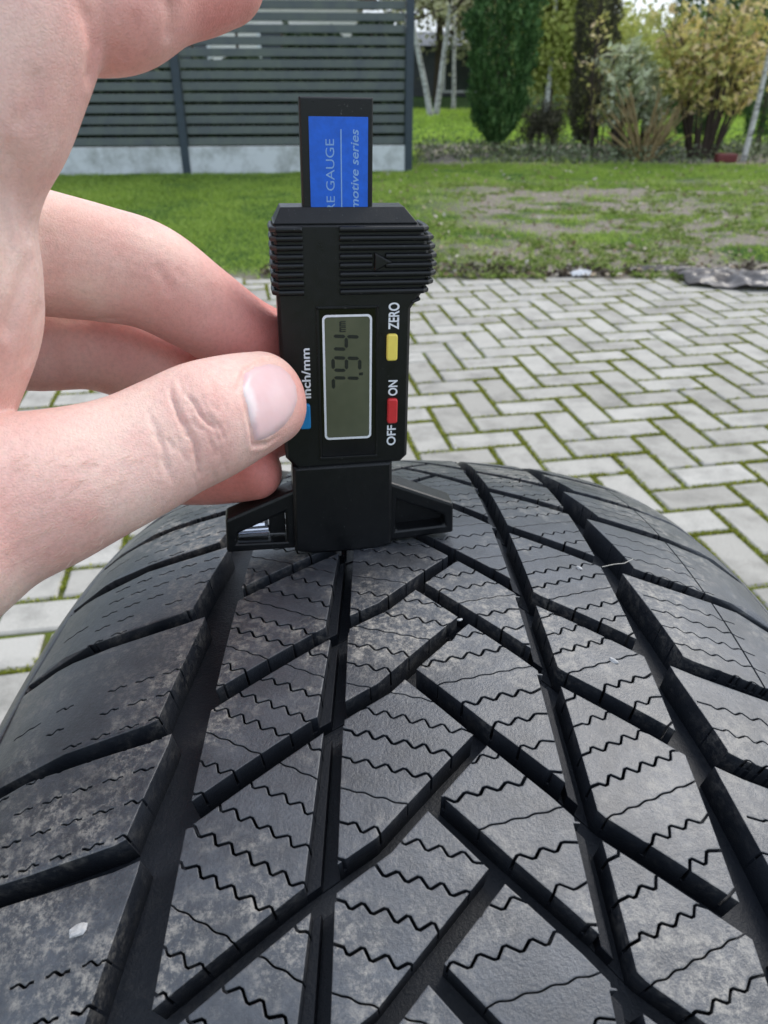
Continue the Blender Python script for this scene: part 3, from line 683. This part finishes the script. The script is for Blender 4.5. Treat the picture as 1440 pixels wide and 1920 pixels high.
def cast(px, py):
    d = Vector(ray(px, py)).normalized(); h = bvh.ray_cast(Vector(CAMP), d, 1.0); return h
def crease(line, depth, width, bulge=0.0):
    pts = []
    L = np.array(line, float)
    for i in range(len(L)-1):
        for q in np.linspace(0, 1, 9, endpoint=False):
            p = L[i]*(1-q)+L[i+1]*q; h = cast(*p)
            if h[0] is not None: pts.append(list(h[0]))
    if len(pts) < 3: return
    pts = np.array(pts); lo_, hi_ = pts.min(0)-.008, pts.max(0)+.008
    idx = np.where(((HV > lo_) & (HV < hi_)).all(1))[0]
    if not len(idx): return
    D = np.linalg.norm(HV[idx][:, None]-pts[None], axis=2); j = D.argmin(1); dd = D.min(1)*1000
    tt = j/(len(pts)-1); env = np.clip(np.minimum(tt, 1-tt)*5, .0, 1)
    disp[idx] -= env*(depth*np.exp(-(dd/width)**2)-bulge*np.exp(-((dd-width*2.2)/(width*1.5))**2))
disp = np.zeros(nV)
# knuckle creases of the thumb
for l, dp, wd_ in (([(318, 715), (322, 745), (335, 775), (352, 800), (368, 835), (375, 880), (372, 905)], 1.0, .5), ([(345, 735), (362, 752), (375, 775), (392, 795), (410, 808)], .9, .45), ([(330, 770), (345, 800), (350, 815), (362, 822)], .6, .45), ([(278, 760), (286, 790), (300, 820), (312, 860), (322, 900)], .4, .6), ([(352, 785), (368, 800), (392, 810)], .3, .4), ([(300, 850), (312, 880), (330, 915)], .25, .8),
                   ([(385, 770), (400, 790), (405, 815), (415, 830)], .25, .4), ([(340, 700), (352, 722), (358, 745)], .2, .6)): crease(l, dp, wd_, .0)
for i in range(40):                          # fine cross lines over the thumb joint
    x_ = random.uniform(285, 425); y_ = random.uniform(700, 890); crease([(x_, y_), (x_+random.uniform(2, 10), y_+14), (x_+random.uniform(4, 20), y_+random.uniform(25, 42))], random.uniform(.14, .3), .35)
# folds of the palm mass and the index finger
for l, dp, wd_ in (([(148, -10), (170, 40), (182, 90), (176, 140), (164, 175)], 1.1, 2.2), ([(322, -10), (324, 40), (314, 92)], .7, 1.8), ([(60, 470), (40, 540), (20, 600), (5, 650)], .9, 2.0), ([(75, 560), (60, 630), (50, 700)], .5, 2.0), ([(10, 250), (35, 330), (50, 400), (60, 470)], .8, 2.2), ([(-5, 300), (12, 380), (20, 470), (10, 560)], .6, 1.8), ([(70, 120), (60, 200), (30, 260)], .4, 1.8), ([(220, 120), (250, 70), (260, 10)], .3, 1.6), ([(100, 600), (170, 600), (250, 598)], .5, 1.6), ([(95, 620), (105, 680), (110, 720)], .5, 2.2),
                   ([(290, 490), (305, 520), (330, 560)], .4, 1.7), ([(330, 500), (345, 530)], .15, 1.2), ([(70, 400), (85, 480), (85, 560)], .6, 3.0), ([(395, 530), (400, 570), (390, 620)], .3, 2.0), ([(230, 640), (235, 700)], .3, 2.)): crease(l, dp, wd_)
# nail bed: flatten the thumb tip slightly and raise the nail fold around the nail
NAIL = [(452, 712), (458, 697), (478, 684), (503, 677), (527, 684), (546, 700), (558, 722), (561, 748), (553, 775), (538, 798), (515, 817), (492, 829), (474, 832), (470, 808), (464, 782), (457, 752), (451, 730)]
fold = NAIL[:4]; crease([(440, 745), (452, 712), (462, 692), (484, 679), (510, 671), (532, 677)], .5, .55, .25)
crease([(451, 728), (457, 752), (465, 782), (471, 808), (474, 834), (500, 832), (530, 812)], .5, .55, .25)
HV2 = HV+HN*disp[:, None]/1000
# slow irregularity of the flesh
q = HV2*1000; disp2 = .35*(np.sin(q[:, 0]*.11+q[:, 2]*.07+1)*np.sin(q[:, 1]*.09+q[:, 2]*.13)); HV2 += HN*disp2[:, None]/1000
hme.vertices.foreach_set('co', HV2.ravel()); hme.polygons.foreach_set('use_smooth', np.ones(len(hme.polygons), dtype=bool))
# blood and shade tint: fingertips and knuckles redder, shade on the rear fingers painted in
red = np.zeros(nV)
for (px, py, dpt, rr, amt) in ((560, 735, 195, 12, .6), (470, 870, 234, 40, .9), (520, 820, 236, 20, 1.0), (480, 640, 222, 30, .95), (340, 600, 205, 20, .6), (385, 800, 166, 12, .25), (300, 640, 224, 25, .5), (250, 80, 145, 20, .55), (400, 20, 160, 25, .8), (130, 660, 210, 20, .25), (20, 60, 128, 22, .2), (30, 700, 140, 20, .3), (60, 1000, 148, 20, .25), (110, 560, 190, 14, .3), (500, 690, 186, 5, .3)):
    c0 = at(px, py, dpt/1000); red = np.maximum(red, amt*np.exp(-((np.linalg.norm(HV2-c0, axis=1)*1000/rr)**2)))
a_ = hme.attributes.new('tint', 'FLOAT', 'POINT'); a_.data.foreach_set('value', red.astype(np.float32)); hme.update()
k = NM('skin_mat', .48, .4); pc = k.coord(); nA = k.noise(45, 6, .62, pc); nB = k.noise(220, 4, .6, pc)
c = k.mix(k.attr(), k.ramp(nA, [(.30, (.74, .44, .38)), (.5, (.81, .57, .495)), (.70, (.85, .67, .565))]), (.64, .17, .145))
c = k.mix(k.ramp(nB, [(.5, 0.0), (.75, .25)]), c, (.74, .36, .32)); nC = k.noise(850, 5, .75, pc); c = k.mix(1.0, c, k.ramp(nC, [(.3, .88), (.5, 1.0), (.7, 1.07)]), 'MULTIPLY'); k.base(c)
k.b.inputs['Subsurface Weight'].default_value = .25; k.b.inputs['Subsurface Radius'].default_value = (1.0, .35, .2); k.b.inputs['Subsurface Scale'].default_value = .003
vo = k.n('ShaderNodeTexVoronoi', feature='DISTANCE_TO_EDGE'); vo.inputs['Scale'].default_value = 1250; k.l(k.noise(60, 2, .5, pc, 'Color'), vo.inputs['Vector']) if False else k.l(pc, vo.inputs['Vector'])
mpn = k.n('ShaderNodeMapping'); mpn.inputs['Scale'].default_value = (260, 90, 70); mpn.inputs['Rotation'].default_value = (0, R(-20), 0); k.l(pc, mpn.inputs[0]); lines = k.noise(1.0, 4, .7, mpn.outputs[0])
hgt = k.mix(.5, k.ramp(vo.outputs[0], [(0, 0.0), (.25, 1.0)]), k.mix(.6, k.noise(420, 5, .7, pc), lines)); k.rough(k.ramp(k.noise(500, 3, .6, pc), [(.3, .4), (.7, .6)])); k.bump(hgt, .30, .0003); M_SKIN = k.m
hand = link('hand', hme, M_SKIN); tag(hand, 'bare left hand pinching the tread gauge between thumb and fingers', 'hand')
hb = MB(); hbv = BVHTree.FromPolygons([tuple(p) for p in HV2], [tuple(p.vertices) for p in hme.polygons])
for i in range(150):
    x_, y_ = random.uniform(10, 300), random.uniform(850, 1060); h0 = hbv.ray_cast(Vector(CAMP), Vector(ray(x_, y_)).normalized(), 1.0); L_ = random.uniform(18, 38); a_h = R(random.gauss(160, 14))
    h1 = hbv.ray_cast(Vector(CAMP), Vector(ray(x_+L_*math.cos(a_h), y_+L_*math.sin(a_h))).normalized(), 1.0)
    if h0[0] is None or h1[0] is None or (h0[0]-h1[0]).length > .01: continue
    hb.tube([h0[0], (h0[0]+h1[0])/2+h0[1]*.0006, h1[0]+h1[1]*.0005], [.00004, .000035, .00001], 3)
tag(hb.build('hair', plain('hair_mat', (.78, .60, .50), .5, .1, 30), hand), kind='stuff')
# thumbnail, laid on the finished flesh
bvh = BVHTree.FromPolygons([tuple(p) for p in HV2], [tuple(p.vertices) for p in hme.polygons])
poly = [Vector(p) for p in NAIL[::-1]]
A = sum(poly[i-1].x*poly[i].y-poly[i].x*poly[i-1].y for i in range(len(poly)))
if A < 0: poly.reverse()
inner = [Vector((x+random.uniform(-.5, .5), y)) for x in np.arange(450, 566, 5) for y in np.arange(674, 836, 5)]
ov, oe, of, _, _, orf = delaunay_2d_cdt(poly+inner, [], [list(range(len(poly)))], 1, 1e-3)
cpts = np.array([tuple(p) for p in poly]); nv = []; 
seg_a = cpts; seg_b = np.roll(cpts, -1, 0)
nz_ = []
for p in ov:
    q = np.array([p.x, p.y]); ab = seg_b-seg_a; tq = np.clip(((q-seg_a)*ab).sum(1)/(ab**2).sum(1), 0, 1); de = np.linalg.norm(q-(seg_a+ab*tq[:, None]), axis=1).min()
    h = cast(p.x, p.y); lift = -.00025+.0008*min(1, de/14)**.7
    nv.append(h[0]+h[1]*lift if h[0] is not None else Vector(at(p.x, p.y, .19)))
NT = [max(0, min(1, 1-(math.hypot(p.x-452, (p.y-768)*.55)-22)/8)) for p in ov]
nf = [tuple(f_) for f_, s_ in zip(of, orf) if s_]
nme = mesh('thumbnail', nv, nf, True, NT); bm = bmesh.new(); bm.from_mesh(nme); loose = [v_ for v_ in bm.verts if not v_.link_faces]; bmesh.ops.delete(bm, geom=loose); bmesh.ops.smooth_vert(bm, verts=[v_ for v_ in bm.verts if not v_.is_boundary], factor=.5, use_axis_x=True, use_axis_y=True, use_axis_z=True)
bmesh.ops.recalc_face_normals(bm, faces=bm.faces); bm.to_mesh(nme); bm.free()
k = NM('nail_mat', .38, .4); k.base(k.mix(k.attr(), k.ramp(k.noise(130, 3, .5), [(.3, (.70, .46, .46)), (.7, (.76, .54, .54))]), (.80, .66, .65))); k.b.inputs['Subsurface Weight'].default_value = .2; k.b.inputs['Subsurface Scale'].default_value = .002; k.bump(k.noise(600, 2), .04, .0002)
link('thumbnail', nme, k.m, hand)

# ------------------------------------------------------------------ slatted fence
k = NM('slat_mat', .6, .4); pcw = k.n('ShaderNodeNewGeometry').outputs['Position']; k.base(k.mix(k.ramp(k.noise(6, 6, .7, pcw), [(.35, .0), (.7, .7)]), (.085, .10, .105), (.14, .165, .125))); k.bump(k.noise(120, 4), .2, .002); M_SLAT = k.m
M_POST = plain('post_mat', (.035, .052, .068), .5, .12, 20)
k = NM('plinth_mat', .9, .2); pcw = k.n('ShaderNodeNewGeometry').outputs['Position']; k.base(k.mix(k.ramp(k.noise(3.5, 6, .75, pcw), [(.45, 0.0), (.7, .8)]), (.68, .70, .71), (.22, .23, .2))); k.bump(k.noise(60, 5), .3, .003); M_PLI = k.m
pR = gnd(765, 323); pL = gnd(352, 327); du = (pL-pR)[:2]; PAN = float(np.linalg.norm(du)); du = du/PAN; fn = np.array([-du[1], du[0]])
fence = empty('slat_fence', tuple(pR)); tag(fence, 'dark grey horizontal slat fence on a pale concrete plinth', 'fence')
def fM(u, h): return Matrix(((-du[0]*-1, fn[0], 0, du[0]*u), (du[1], fn[1], 0, du[1]*u), (0, 0, 1, h), (0, 0, 0, 1)))
PH, TOP = .235, 2.1
postb = MB(); postb.box((-.035, -.035, 0), (.035, .035, TOP), None, .004); pme = None
for i in range(4):
    if pme is None: o = postb.build('post', M_POST, fence); pme = o.data
    else: o = bpy.data.objects.new('post', pme); COL.objects.link(o); o.parent = fence
    o.matrix_local = fM(PAN*i, 0)
# post shoe on the plinth
sb = MB(); sb.prism([(-.05, 0), (.05, 0), (.05, .12), (.03, .15), (-.03, .15), (-.05, .12)], -.06, -.036); o = sb.build('post_shoe', M_POST, fence); o.matrix_local = fM(PAN, 0)
slb = MB(); slb.box((0, -.009, -.033), (PAN-.08, .009, .033), Matrix.Rotation(R(0), 4, 'X'), .006); sme = slb.build('slat', M_SLAT, fence); first = sme; sme_d = sme.data
h = PH+.045; ns_ = 0
while h < TOP-.03:
    for i in range(3):
        if ns_ == 0: o = first
        else: o = bpy.data.objects.new('slat', sme_d); COL.objects.link(o); o.parent = fence
        ns_ += 1; o.matrix_local = fM(PAN*i+.04, h+random.uniform(-.002, .002)) @ Matrix.Rotation(R(random.uniform(6, 10)), 4, 'X')
    h += .0885
plb = MB(); plb.box((0, -.025, -.05), (PAN-.07, .025, PH), None, .004); o = plb.build('plinth_panel', M_PLI, fence); pld = o.data; o.matrix_local = fM(.035, 0)
for i in (1, 2): o = bpy.data.objects.new('plinth_panel', pld); COL.objects.link(o); o.parent = fence; o.matrix_local = fM(PAN*i+.035, 0)

# ------------------------------------------------------------------ vegetation
M_BARK = plain('bark_mat', (.12, .095, .07), .9, .35, 60, .6, .01)
k = NM('birch_mat', .8, .3); pcw = k.coord(); mp_ = k.n('ShaderNodeMapping'); mp_.inputs['Scale'].default_value = (8, 8, 26); k.l(pcw, mp_.inputs[0]); k.base(k.ramp(k.noise(1.0, 5, .7, mp_.outputs[0]), [(.36, (.05, .045, .04)), (.46, (.5, .49, .46)), (.7, (.74, .73, .70))])); M_BIRCH = k.m
M_THUJA = leafmat('thuja_mat', [(0, (.014, .045, .014)), (.5, (.08, .18, .05)), (1, (.26, .42, .16))], .6, .15)
M_BRN = leafmat('dry_thuja_mat', [(0, (.03, .035, .018)), (.5, (.09, .09, .055)), (1, (.2, .19, .12))], .7, .1)
M_YEL2 = leafmat('yellow_leaf_mat', [(0, (.32, .36, .1)), (.4, (.66, .62, .2)), (.75, (.88, .72, .3)), (1, (.88, .7, .48))], .55, .35)
M_SILV = leafmat('silver_leaf_mat', [(0, (.3, .36, .18)), (.5, (.6, .66, .42)), (1, (.82, .84, .66))], .6, .25)
M_FAR = leafmat('autumn_leaf_mat', [(0, (.22, .25, .12)), (.4, (.45, .47, .24)), (.8, (.68, .66, .40)), (1, (.82, .76, .60))], .7, .45)
M_WILL = leafmat('willow_leaf_mat', [(0, (.26, .33, .07)), (.5, (.5, .54, .15)), (1, (.7, .68, .3))], .7, .4)
M_HEDGE = leafmat('hedge_mat', [(0, (.012, .03, .01)), (.6, (.03, .06, .02)), (1, (.07, .10, .04))], .7, .2)
M_TWIG = plain('twig_mat', (.065, .045, .035), .85, .3, 50); M_CANE = plain('cane_mat', (.26, .19, .085), .8, .35, 30)
def column_tree(name, px, Y, prof, label, m, group, n=26000, leaf=.035, seedz=0):
    """columnar conifer: prof = list of (height m, radius m)"""
    x, y = atY(px, 290, Y)[0], Y; root = empty(name, (x, y, 0)); tag(root, label, 'tree', group)
    hs_, rs = zip(*prof); H_ = hs_[-1]; z = RNG.uniform(hs_[0], H_, n); r0 = np.interp(z, hs_, rs); a = RNG.uniform(0, 2*math.pi, n)
    lump = 1+.26*(fbm(a*3.0+seedz, z*5, seedz)-.5)+.62*(vnoise(a*7+seedz, z*11, seedz+3)-.5)
    rr = r0*lump*RNG.uniform(.55, 1.0, n)**.35; p = np.stack([rr*np.cos(a), rr*np.sin(a), z], 1)
    d = np.stack([np.cos(a)*.6, np.sin(a)*.6, np.full(n, 1.0)], 1)
    t = np.clip(.25+.45*RNG.random(n)+.6*(vnoise(a*9+seedz, z*15, seedz+3)-.5), 0, 1)
    link('crown', leaves(p, leaf, dirs=d, jitter=.5, aspect=.45, tint=t, name='crown'), m, root)
    b = MB(); b.tube([(0, 0, -.05), (.01, 0, hs_[0]+.1), (0, 0, H_*.6), (0, 0, H_*.95)], [.04, .035, .02, .006], 7)
    for i in range(22):
        zz = random.uniform(hs_[0]+.05, H_*.9); aa = random.uniform(0, 6.28); rr = np.interp(zz, hs_, rs)*.8; b.tube([(0, 0, zz), (rr*.6*math.cos(aa), rr*.6*math.sin(aa), zz+rr*.5), (rr*math.cos(aa), rr*math.sin(aa), zz+rr*1.3)], [.012, .008, .003], 5)
    b.build('trunk', M_BARK, root)
    return root
gT = 'columnar conifers in the garden bed'
column_tree('thuja_tree', 928, 9.6, [(.16, .09), (.3, .2), (.55, .29), (1.1, .355), (1.8, .37), (2.4, .33), (3.0, .22), (3.5, .05)], 'full dark green columnar thuja standing alone beyond the end of the fence', M_THUJA, gT, 42000, .046, 1)
column_tree('thuja_tree', 1092, 10.2, [(.12, .10), (.4, .20), (1.2, .225), (2.2, .22), (3.0, .14), (3.4, .03)], 'slim brownish thuja with sparse foliage between the green thuja and the yellow shrub', M_BRN, gT, 26000, .034, 2)
column_tree('thuja_tree', 1284, 10.8, [(.15, .15), (.5, .30), (1.4, .36), (2.2, .33), (3.1, .22), (3.6, .04)], 'dark thuja rising behind the middle of the yellow-leaved shrub', M_THUJA, gT, 20000, .04, 3)
column_tree('thuja_tree', 1415, 10.6, [(.15, .15), (.5, .28), (1.4, .34), (2.2, .31), (3.1, .20), (3.5, .04)], 'dark thuja behind the right edge of the yellow-leaved shrub', M_THUJA, gT, 16000, .04, 4)
def shrub(name, x, y, label, stems, leafm, nleaf, lsize, spread, h0, h1, stemm, tips=.3, cat='shrub', group=None, droop=.0, wide=None):
    root = empty(name, (x, y, 0)); tag(root, label, cat, group); b = MB(); P = []; D = []
    for i in range(stems):
        a = random.uniform(0, 6.28); s = spread*math.sqrt(random.uniform(.02, 1)); hh = random.uniform(h0, h1); bx, by = .12*math.cos(a), .12*math.sin(a)
        tip = np.array([s*math.cos(a)*(wide or 1), s*math.sin(a), hh]); mid = np.array([bx+tip[0]*.35, by+tip[1]*.35, hh*.55]); pts = [np.array([bx, by, -.02]), mid, tip*[.8, .8, .92], tip*[1.05, 1.05, 1.0-droop]]
        b.tube(pts, [.011, .008, .005, .002], 5)
        for t_ in np.linspace(.0, 1, 6):
            q = pts[1]*(1-t_)+pts[2]*t_; e = q+np.array([random.gauss(0, .13), random.gauss(0, .13), random.uniform(.02, .22)]); b.tube([q, (q+e)/2+np.array([0, 0, .02]), e], [.004, .003, .0015], 4)
            k_ = int(nleaf/stems/6); tt = RNG.random(k_)[:, None]; P.append(q*(1-tt)+e*tt+RNG.normal(0, .03, (k_, 3))); D.append(np.tile((e-q)/np.linalg.norm(e-q), (k_, 1)))
    b.build('stems', stemm, root); link('foliage', leaves(np.concatenate(P), lsize, dirs=np.concatenate(D), jitter=.7, up=-.2, aspect=.42, name='foliage'), leafm, root); return root
def X(px, Y): return atY(px, 290, Y)[0]
shrub('yellow_shrub', X(1315, 9.3), 9.3, 'large shrub hung with broad yellow autumn leaves over bare dark twigs', 46, M_YEL2, 3000, .10, .60, .75, 1.62, M_TWIG, wide=1.25)
shrub('silver_shrub', X(1175, 9.5), 9.5, 'grey-green shrub with drooping silvery leaves left of the yellow one', 24, M_SILV, 3000, .095, .36, .5, 1.12, M_TWIG, droop=.15)
shrub('small_shrub', X(1128, 9.4), 9.4, 'thin shrub with a few yellow-green leaves in front of the brown thuja', 12, M_YEL2, 420, .07, .28, .5, 1.4, M_TWIG)
shrub('small_conifer', X(1012, 9.8), 9.8, 'small round dark shrub between the two left thujas', 16, M_BRN, 3600, .035, .17, .2, .5, M_TWIG)
# arching canes at the foot of the yellow shrub
root = empty('cane_clump', (X(1205, 9.0), 9.0, 0)); tag(root, 'clump of arching straw-brown canes at the foot of the silvery shrub', 'shrub'); b = MB()
for i in range(46):
    a = random.uniform(-1, 1); hh = random.uniform(.25, .75); b.tube([(a*.06, random.uniform(-.08, .08), -.02), (a*.22, random.uniform(-.1, .1), hh*.4), (a*.42, random.uniform(-.2, .2), hh*.8), (a*.5, random.uniform(-.2, .2), hh)], [.016, .013, .009, .003], 5)
b.build('cane', M_CANE, root)
# low ground cover in the bed
n = 9000; x = RNG.uniform(.35, 5.4, n); y = RNG.uniform(8.6, 10.4, n); kp = fbm(x*2.2, y*2.2, 60) > .48; x = x[kp]; y = y[kp]; z = RNG.uniform(0, 1, len(x))**1.6*.17
tag(link('bed_plants', leaves(np.stack([x, y, z], 1), .05, up=.4, aspect=.4, name='bed_plants'), leafmat('bed_leaf_mat', [(0, (.05, .07, .03)), (.6, (.16, .2, .10)), (1, (.33, .36, .25))], .7, .2)), kind='stuff')
b = MB(); b.box((-.11, -.05, 0), (.11, .05, .09), None, .02); o = b.build('flower_pot', plain('pot_mat', (.13, .022, .02), .6, .3, 30)); o.location = (X(1362, 8.9), 8.9, 0); tag(o, 'small dark red object on the ground at the foot of the yellow shrub', 'pot')
def birch(px0, py0, px1, py1, Y, rad, label, h=5.5, group='birches at the far side of the garden', crown=True, mt=None):
    """trunk runs from the ground at px0,py0 through px1,py1"""
    p0 = atY(px0, py0, Y); p0[2] = 0; p1 = atY(px1, py1, Y); d = (p1-p0); top = p0+d*(h/max(d[2], .2)); root = empty('birch_tree', tuple(p0)); tag(root, label, 'tree', group)
    b = MB(); pts = [np.zeros(3), (p1-p0)*.5+[.01, 0, 0], p1-p0, top-p0]; b.tube([pts[0]-[0, 0, .05]]+pts[1:], [rad*1.15, rad, rad*.9, rad*.35], 8)
    b.build('trunk', mt or M_BIRCH, root)
    if crown:
        b = MB(); P = []
        for i in range(34):
            t_ = random.uniform(.3, .95); q = pts[-1]*t_; a = random.uniform(0, 6.28); L = (1.15-t_)*1.5; e = q+np.array([math.cos(a)*L, math.sin(a)*L, random.uniform(.1, .8)]); m_ = (q+e)/2+[0, 0, .12]; b.tube([q, m_, e, e+[math.cos(a)*.15, 0, -.4]], [.02, .013, .007, .003], 5)
            for s0_, s1_ in ((m_, e), (e, e+[0, 0, -.45])): tt = RNG.random(46)[:, None]; P.append(s0_*(1-tt)+s1_*tt+RNG.normal(0, .13, (46, 3)))
        b.build('branches', M_TWIG, root); link('crown', leaves(np.concatenate(P), .075, up=-.3, aspect=.6, name='crown'), M_FAR, root)
    return root
birch(808, 212, 787, 112, 18.0, .058, 'left white trunk of the pair of birches that lean apart past the fence', 5.5)
birch(817, 212, 831, 112, 18.2, .058, 'right white trunk of the pair of birches that lean apart past the fence', 5.5)
birch(850, 205, 851, 120, 21, .05, 'thin greyish birch just left of the dark green thuja', 5)
birch(1022, 225, 1043, 0, 17, .045, 'birch leaning right between the green thuja and the brown one', 6)
birch(1393, 302, 1440, 110, 9.0, .028, 'slender young birch slanting up beside the yellow shrub at the right edge', 3.6, crown=False)
def broadleaf(px, Y, h, rad, z0, m, label, n, leaf=.13, group='trees at the back of the garden', sx=1.0):
    x = X(px, Y); root = empty('broadleaf_tree', (x, Y, 0)); tag(root, label, 'tree', group); b = MB(); b.tube([(0, 0, -.1), (.05, 0, h*.35), (0, .05, h*.7)], [.11, .09, .03], 8); P = []
    nc = 46
    for i in range(nc):
        u = RNG.normal(size=3); u /= np.linalg.norm(u); rr = RNG.uniform(.35, 1)**.6; c = np.array([u[0]*rad*sx*rr, u[1]*rad*rr, (z0+h)/2+u[2]*(h-z0)/2*rr]); st = np.array([0, 0, min(c[2]*.7, h*.6)]); b.tube([st, (st+c)/2+[0, 0, .1], c], [.035, .02, .006], 5)
        k_ = n//nc; P.append(c+RNG.normal(size=(k_, 3))*rad*np.array([.24, .24, .17]))
    b.build('trunk', M_BARK, root); P = np.concatenate(P); link('crown', leaves(P, leaf, aspect=.6, name='crown', tint=np.clip(.2+RNG.random(len(P))*.6+.3*(vnoise(P[:, 0]*2, P[:, 2]*2, 8)-.4), 0, 1)), m, root)
broadleaf(1015, 17.5, 2.8, 1.0, .3, M_WILL, 'yellow-green willow between the first two thujas', 15000, .11)
broadleaf(1170, 19, 1.5, 1.7, .1, M_WILL, 'low yellow-green tree under the open sky right of the brown thuja', 15000, .12)
broadleaf(815, 25, 7.0, 2.8, 1.5, M_FAR, 'tall grey-brown autumn tree above the pair of birches', 26000, .16)
broadleaf(960, 27, 8.0, 3.0, 1.6, M_FAR, 'tall pale autumn tree behind the green thuja', 16000, .17)
broadleaf(975, 29, 8.5, 2.0, 2.0, M_FAR, 'autumn tree showing left of the brown thuja', 13000, .17)
broadleaf(1340, 21, 1.7, 2.2, .1, M_FAR, 'low autumn tree behind the yellow-leaved shrub', 13000, .14)
broadleaf(1500, 20, 5.5, 2.4, .3, M_FAR, 'autumn tree at the far right edge of the garden', 13000, .14)
# dark evergreen hedge behind the fence
hc = pR[:2]+fn*(-1 if (fn[1] < 0) else 1)*.75; hn = 90000; u = RNG.uniform(-.1, 7.5, hn); d = RNG.uniform(0, .8, hn)**.5; hgt_ = np.where(u < 1.15, 1.22, .96)+.24*(vnoise(u*6, u*0, 5)-.5); z = RNG.uniform(.02, 1, hn)*hgt_
px_ = hc[0]+du[0]*u+(fn*(1 if fn[1] > 0 else -1))[0]*d; py_ = hc[1]+du[1]*u+(fn*(1 if fn[1] > 0 else -1))[1]*d
hr = empty('hedge', (hc[0], hc[1], 0)); tag(hr, 'dark evergreen hedge seen through the gaps of the slat fence', 'hedge')
o = link('foliage', leaves(np.stack([px_-hc[0], py_-hc[1], z], 1), .07, aspect=.55, name='foliage'), M_HEDGE, hr)
b = MB()
for i in range(16): uu = .3+i*.45; b.tube([(du[0]*uu, du[1]*uu+.4, -.05), (du[0]*uu, du[1]*uu+.4, 1.2)], [.03, .015], 6)
b.build('stems', M_BARK, hr)
# neighbouring houses
M_WALL = plain('render_wall', (.86, .82, .78), .85, .06, 5, .2, .01); M_ROOF = plain('roof_mat', (.62, .25, .17), .8, .25, 12); M_GLASS = plain('window_glass', (.05, .06, .07), .1, .1, 2); M_GREYH = plain('dark_cladding', (.10, .11, .125), .7, .15, 8); M_TRIM = plain('white_trim', (.75, .76, .78), .5, .05, 5)
def house(x, y, wx, wy, hh, wall, label, rh=1.4, wins=((.25, .4), (.7, .4))):
    root = empty('house', (x, y, 0)); tag(root, label, 'house')
    b = MB(); b.box((-wx/2, 0, -.1), (wx/2, wy, hh)); b.build('wall', wall, root)
    b = MB(); e = .4; b.add([(-wx/2-e, -e, hh), (wx/2+e, -e, hh), (wx/2+e, wy+e, hh), (-wx/2-e, wy+e, hh), (-wx/2-e, wy/2, hh+rh), (wx/2+e, wy/2, hh+rh)], [(0, 1, 5, 4), (2, 3, 4, 5), (0, 4, 3), (1, 2, 5), (3, 2, 1, 0)]); b.build('roof', M_ROOF if wall is M_WALL else M_GREYH, root)
    for fx, z in wins:
        xc = -wx/2+wx*fx; b = MB(); b.box((xc-.65, -.05, z-.08), (xc+.65, .0-.002, z)); b.box((xc-.65, -.05, z+1.2), (xc+.65, -.002, z+1.28)); b.box((xc-.65, -.05, z), (xc-.57, -.002, z+1.2)); b.box((xc+.57, -.05, z), (xc+.65, -.002, z+1.2)); wf = b.build('window', M_TRIM, root)
        b = MB(); b.box((xc-.57, -.03, z), (xc+.57, -.004, z+1.2)); b.build('pane', M_GLASS, wf)
house(-3.2, 20, 5.2, 6, 2.3, M_WALL, 'pale house with a red-brown roof behind the slat fence')
house(.9, 30, 7.0, 6, 1.5, M_GREYH, 'low dark grey outbuilding behind the far birches', 0.5, ((.75, .2),))

# ------------------------------------------------------------------ litter at the paving edge
k = NM('sheet_mat', .3, .5); k.base(k.ramp(k.noise(5, 6, .6), [(.35, (.07, .058, .052)), (.5, (.10, .088, .083)), (.7, (.14, .13, .13))])); k.bump(k.noise(60, 4), .3, .004); M_SHEET = k.m
def crumple(name, px, py, w_, d_, h_, m, label, cat, seed, rot=0):
    p = gnd(px, py); nx, ny = 60, 34; gx_, gy_ = np.meshgrid(np.linspace(-1, 1, nx), np.linspace(-1, 1, ny)); r_ = np.abs(gx_)**3*.5+np.abs(gy_)**3*.5
    ridge = 1-np.abs(2*fbm(gx_*2.6+seed, gy_*2.0+seed, seed)-1)*1.6; z = h_*np.clip(ridge, 0, 1)*(1-np.clip(r_, 0, 1)*.85)+.006; wob = .2*(fbm(gx_*2, gy_*2, seed+9)-.5)
    v = np.stack([(gx_+wob)*w_, (gy_*(1-.3*np.abs(gx_))+wob)*d_, z], -1).reshape(-1, 3); i = (np.arange(ny-1)[:, None]*nx+np.arange(nx-1)).ravel(); o = link(name, mesh(name, v, np.stack([i, i+1, i+nx+1, i+nx], 1), True), m)
    o.location = (p[0], p[1], .0); o.rotation_euler = (0, 0, rot); md = o.modifiers.new('sol', 'SOLIDIFY'); md.thickness = .004; tag(o, label, cat); return o
crumple('plastic_sheet', 1395, 530, .28, .17, .05, M_SHEET, 'crumpled shiny grey-brown plastic sheet lying at the right end of the paving edge', 'sheet', 5, -.15)
crumple('plastic_sheet', 1265, 512, .22, .05, .03, M_SHEET, 'narrow dark strip of crumpled sheet left of the bigger one at the paving edge', 'sheet', 8, -.1)
crumple('paper_scrap', 1090, 519, .055, .03, .03, plain('paper_mat', (.72, .72, .74), .5, .06, 20), 'small white scrap of crumpled paper at the edge of the grass', 'litter', 3, .2)
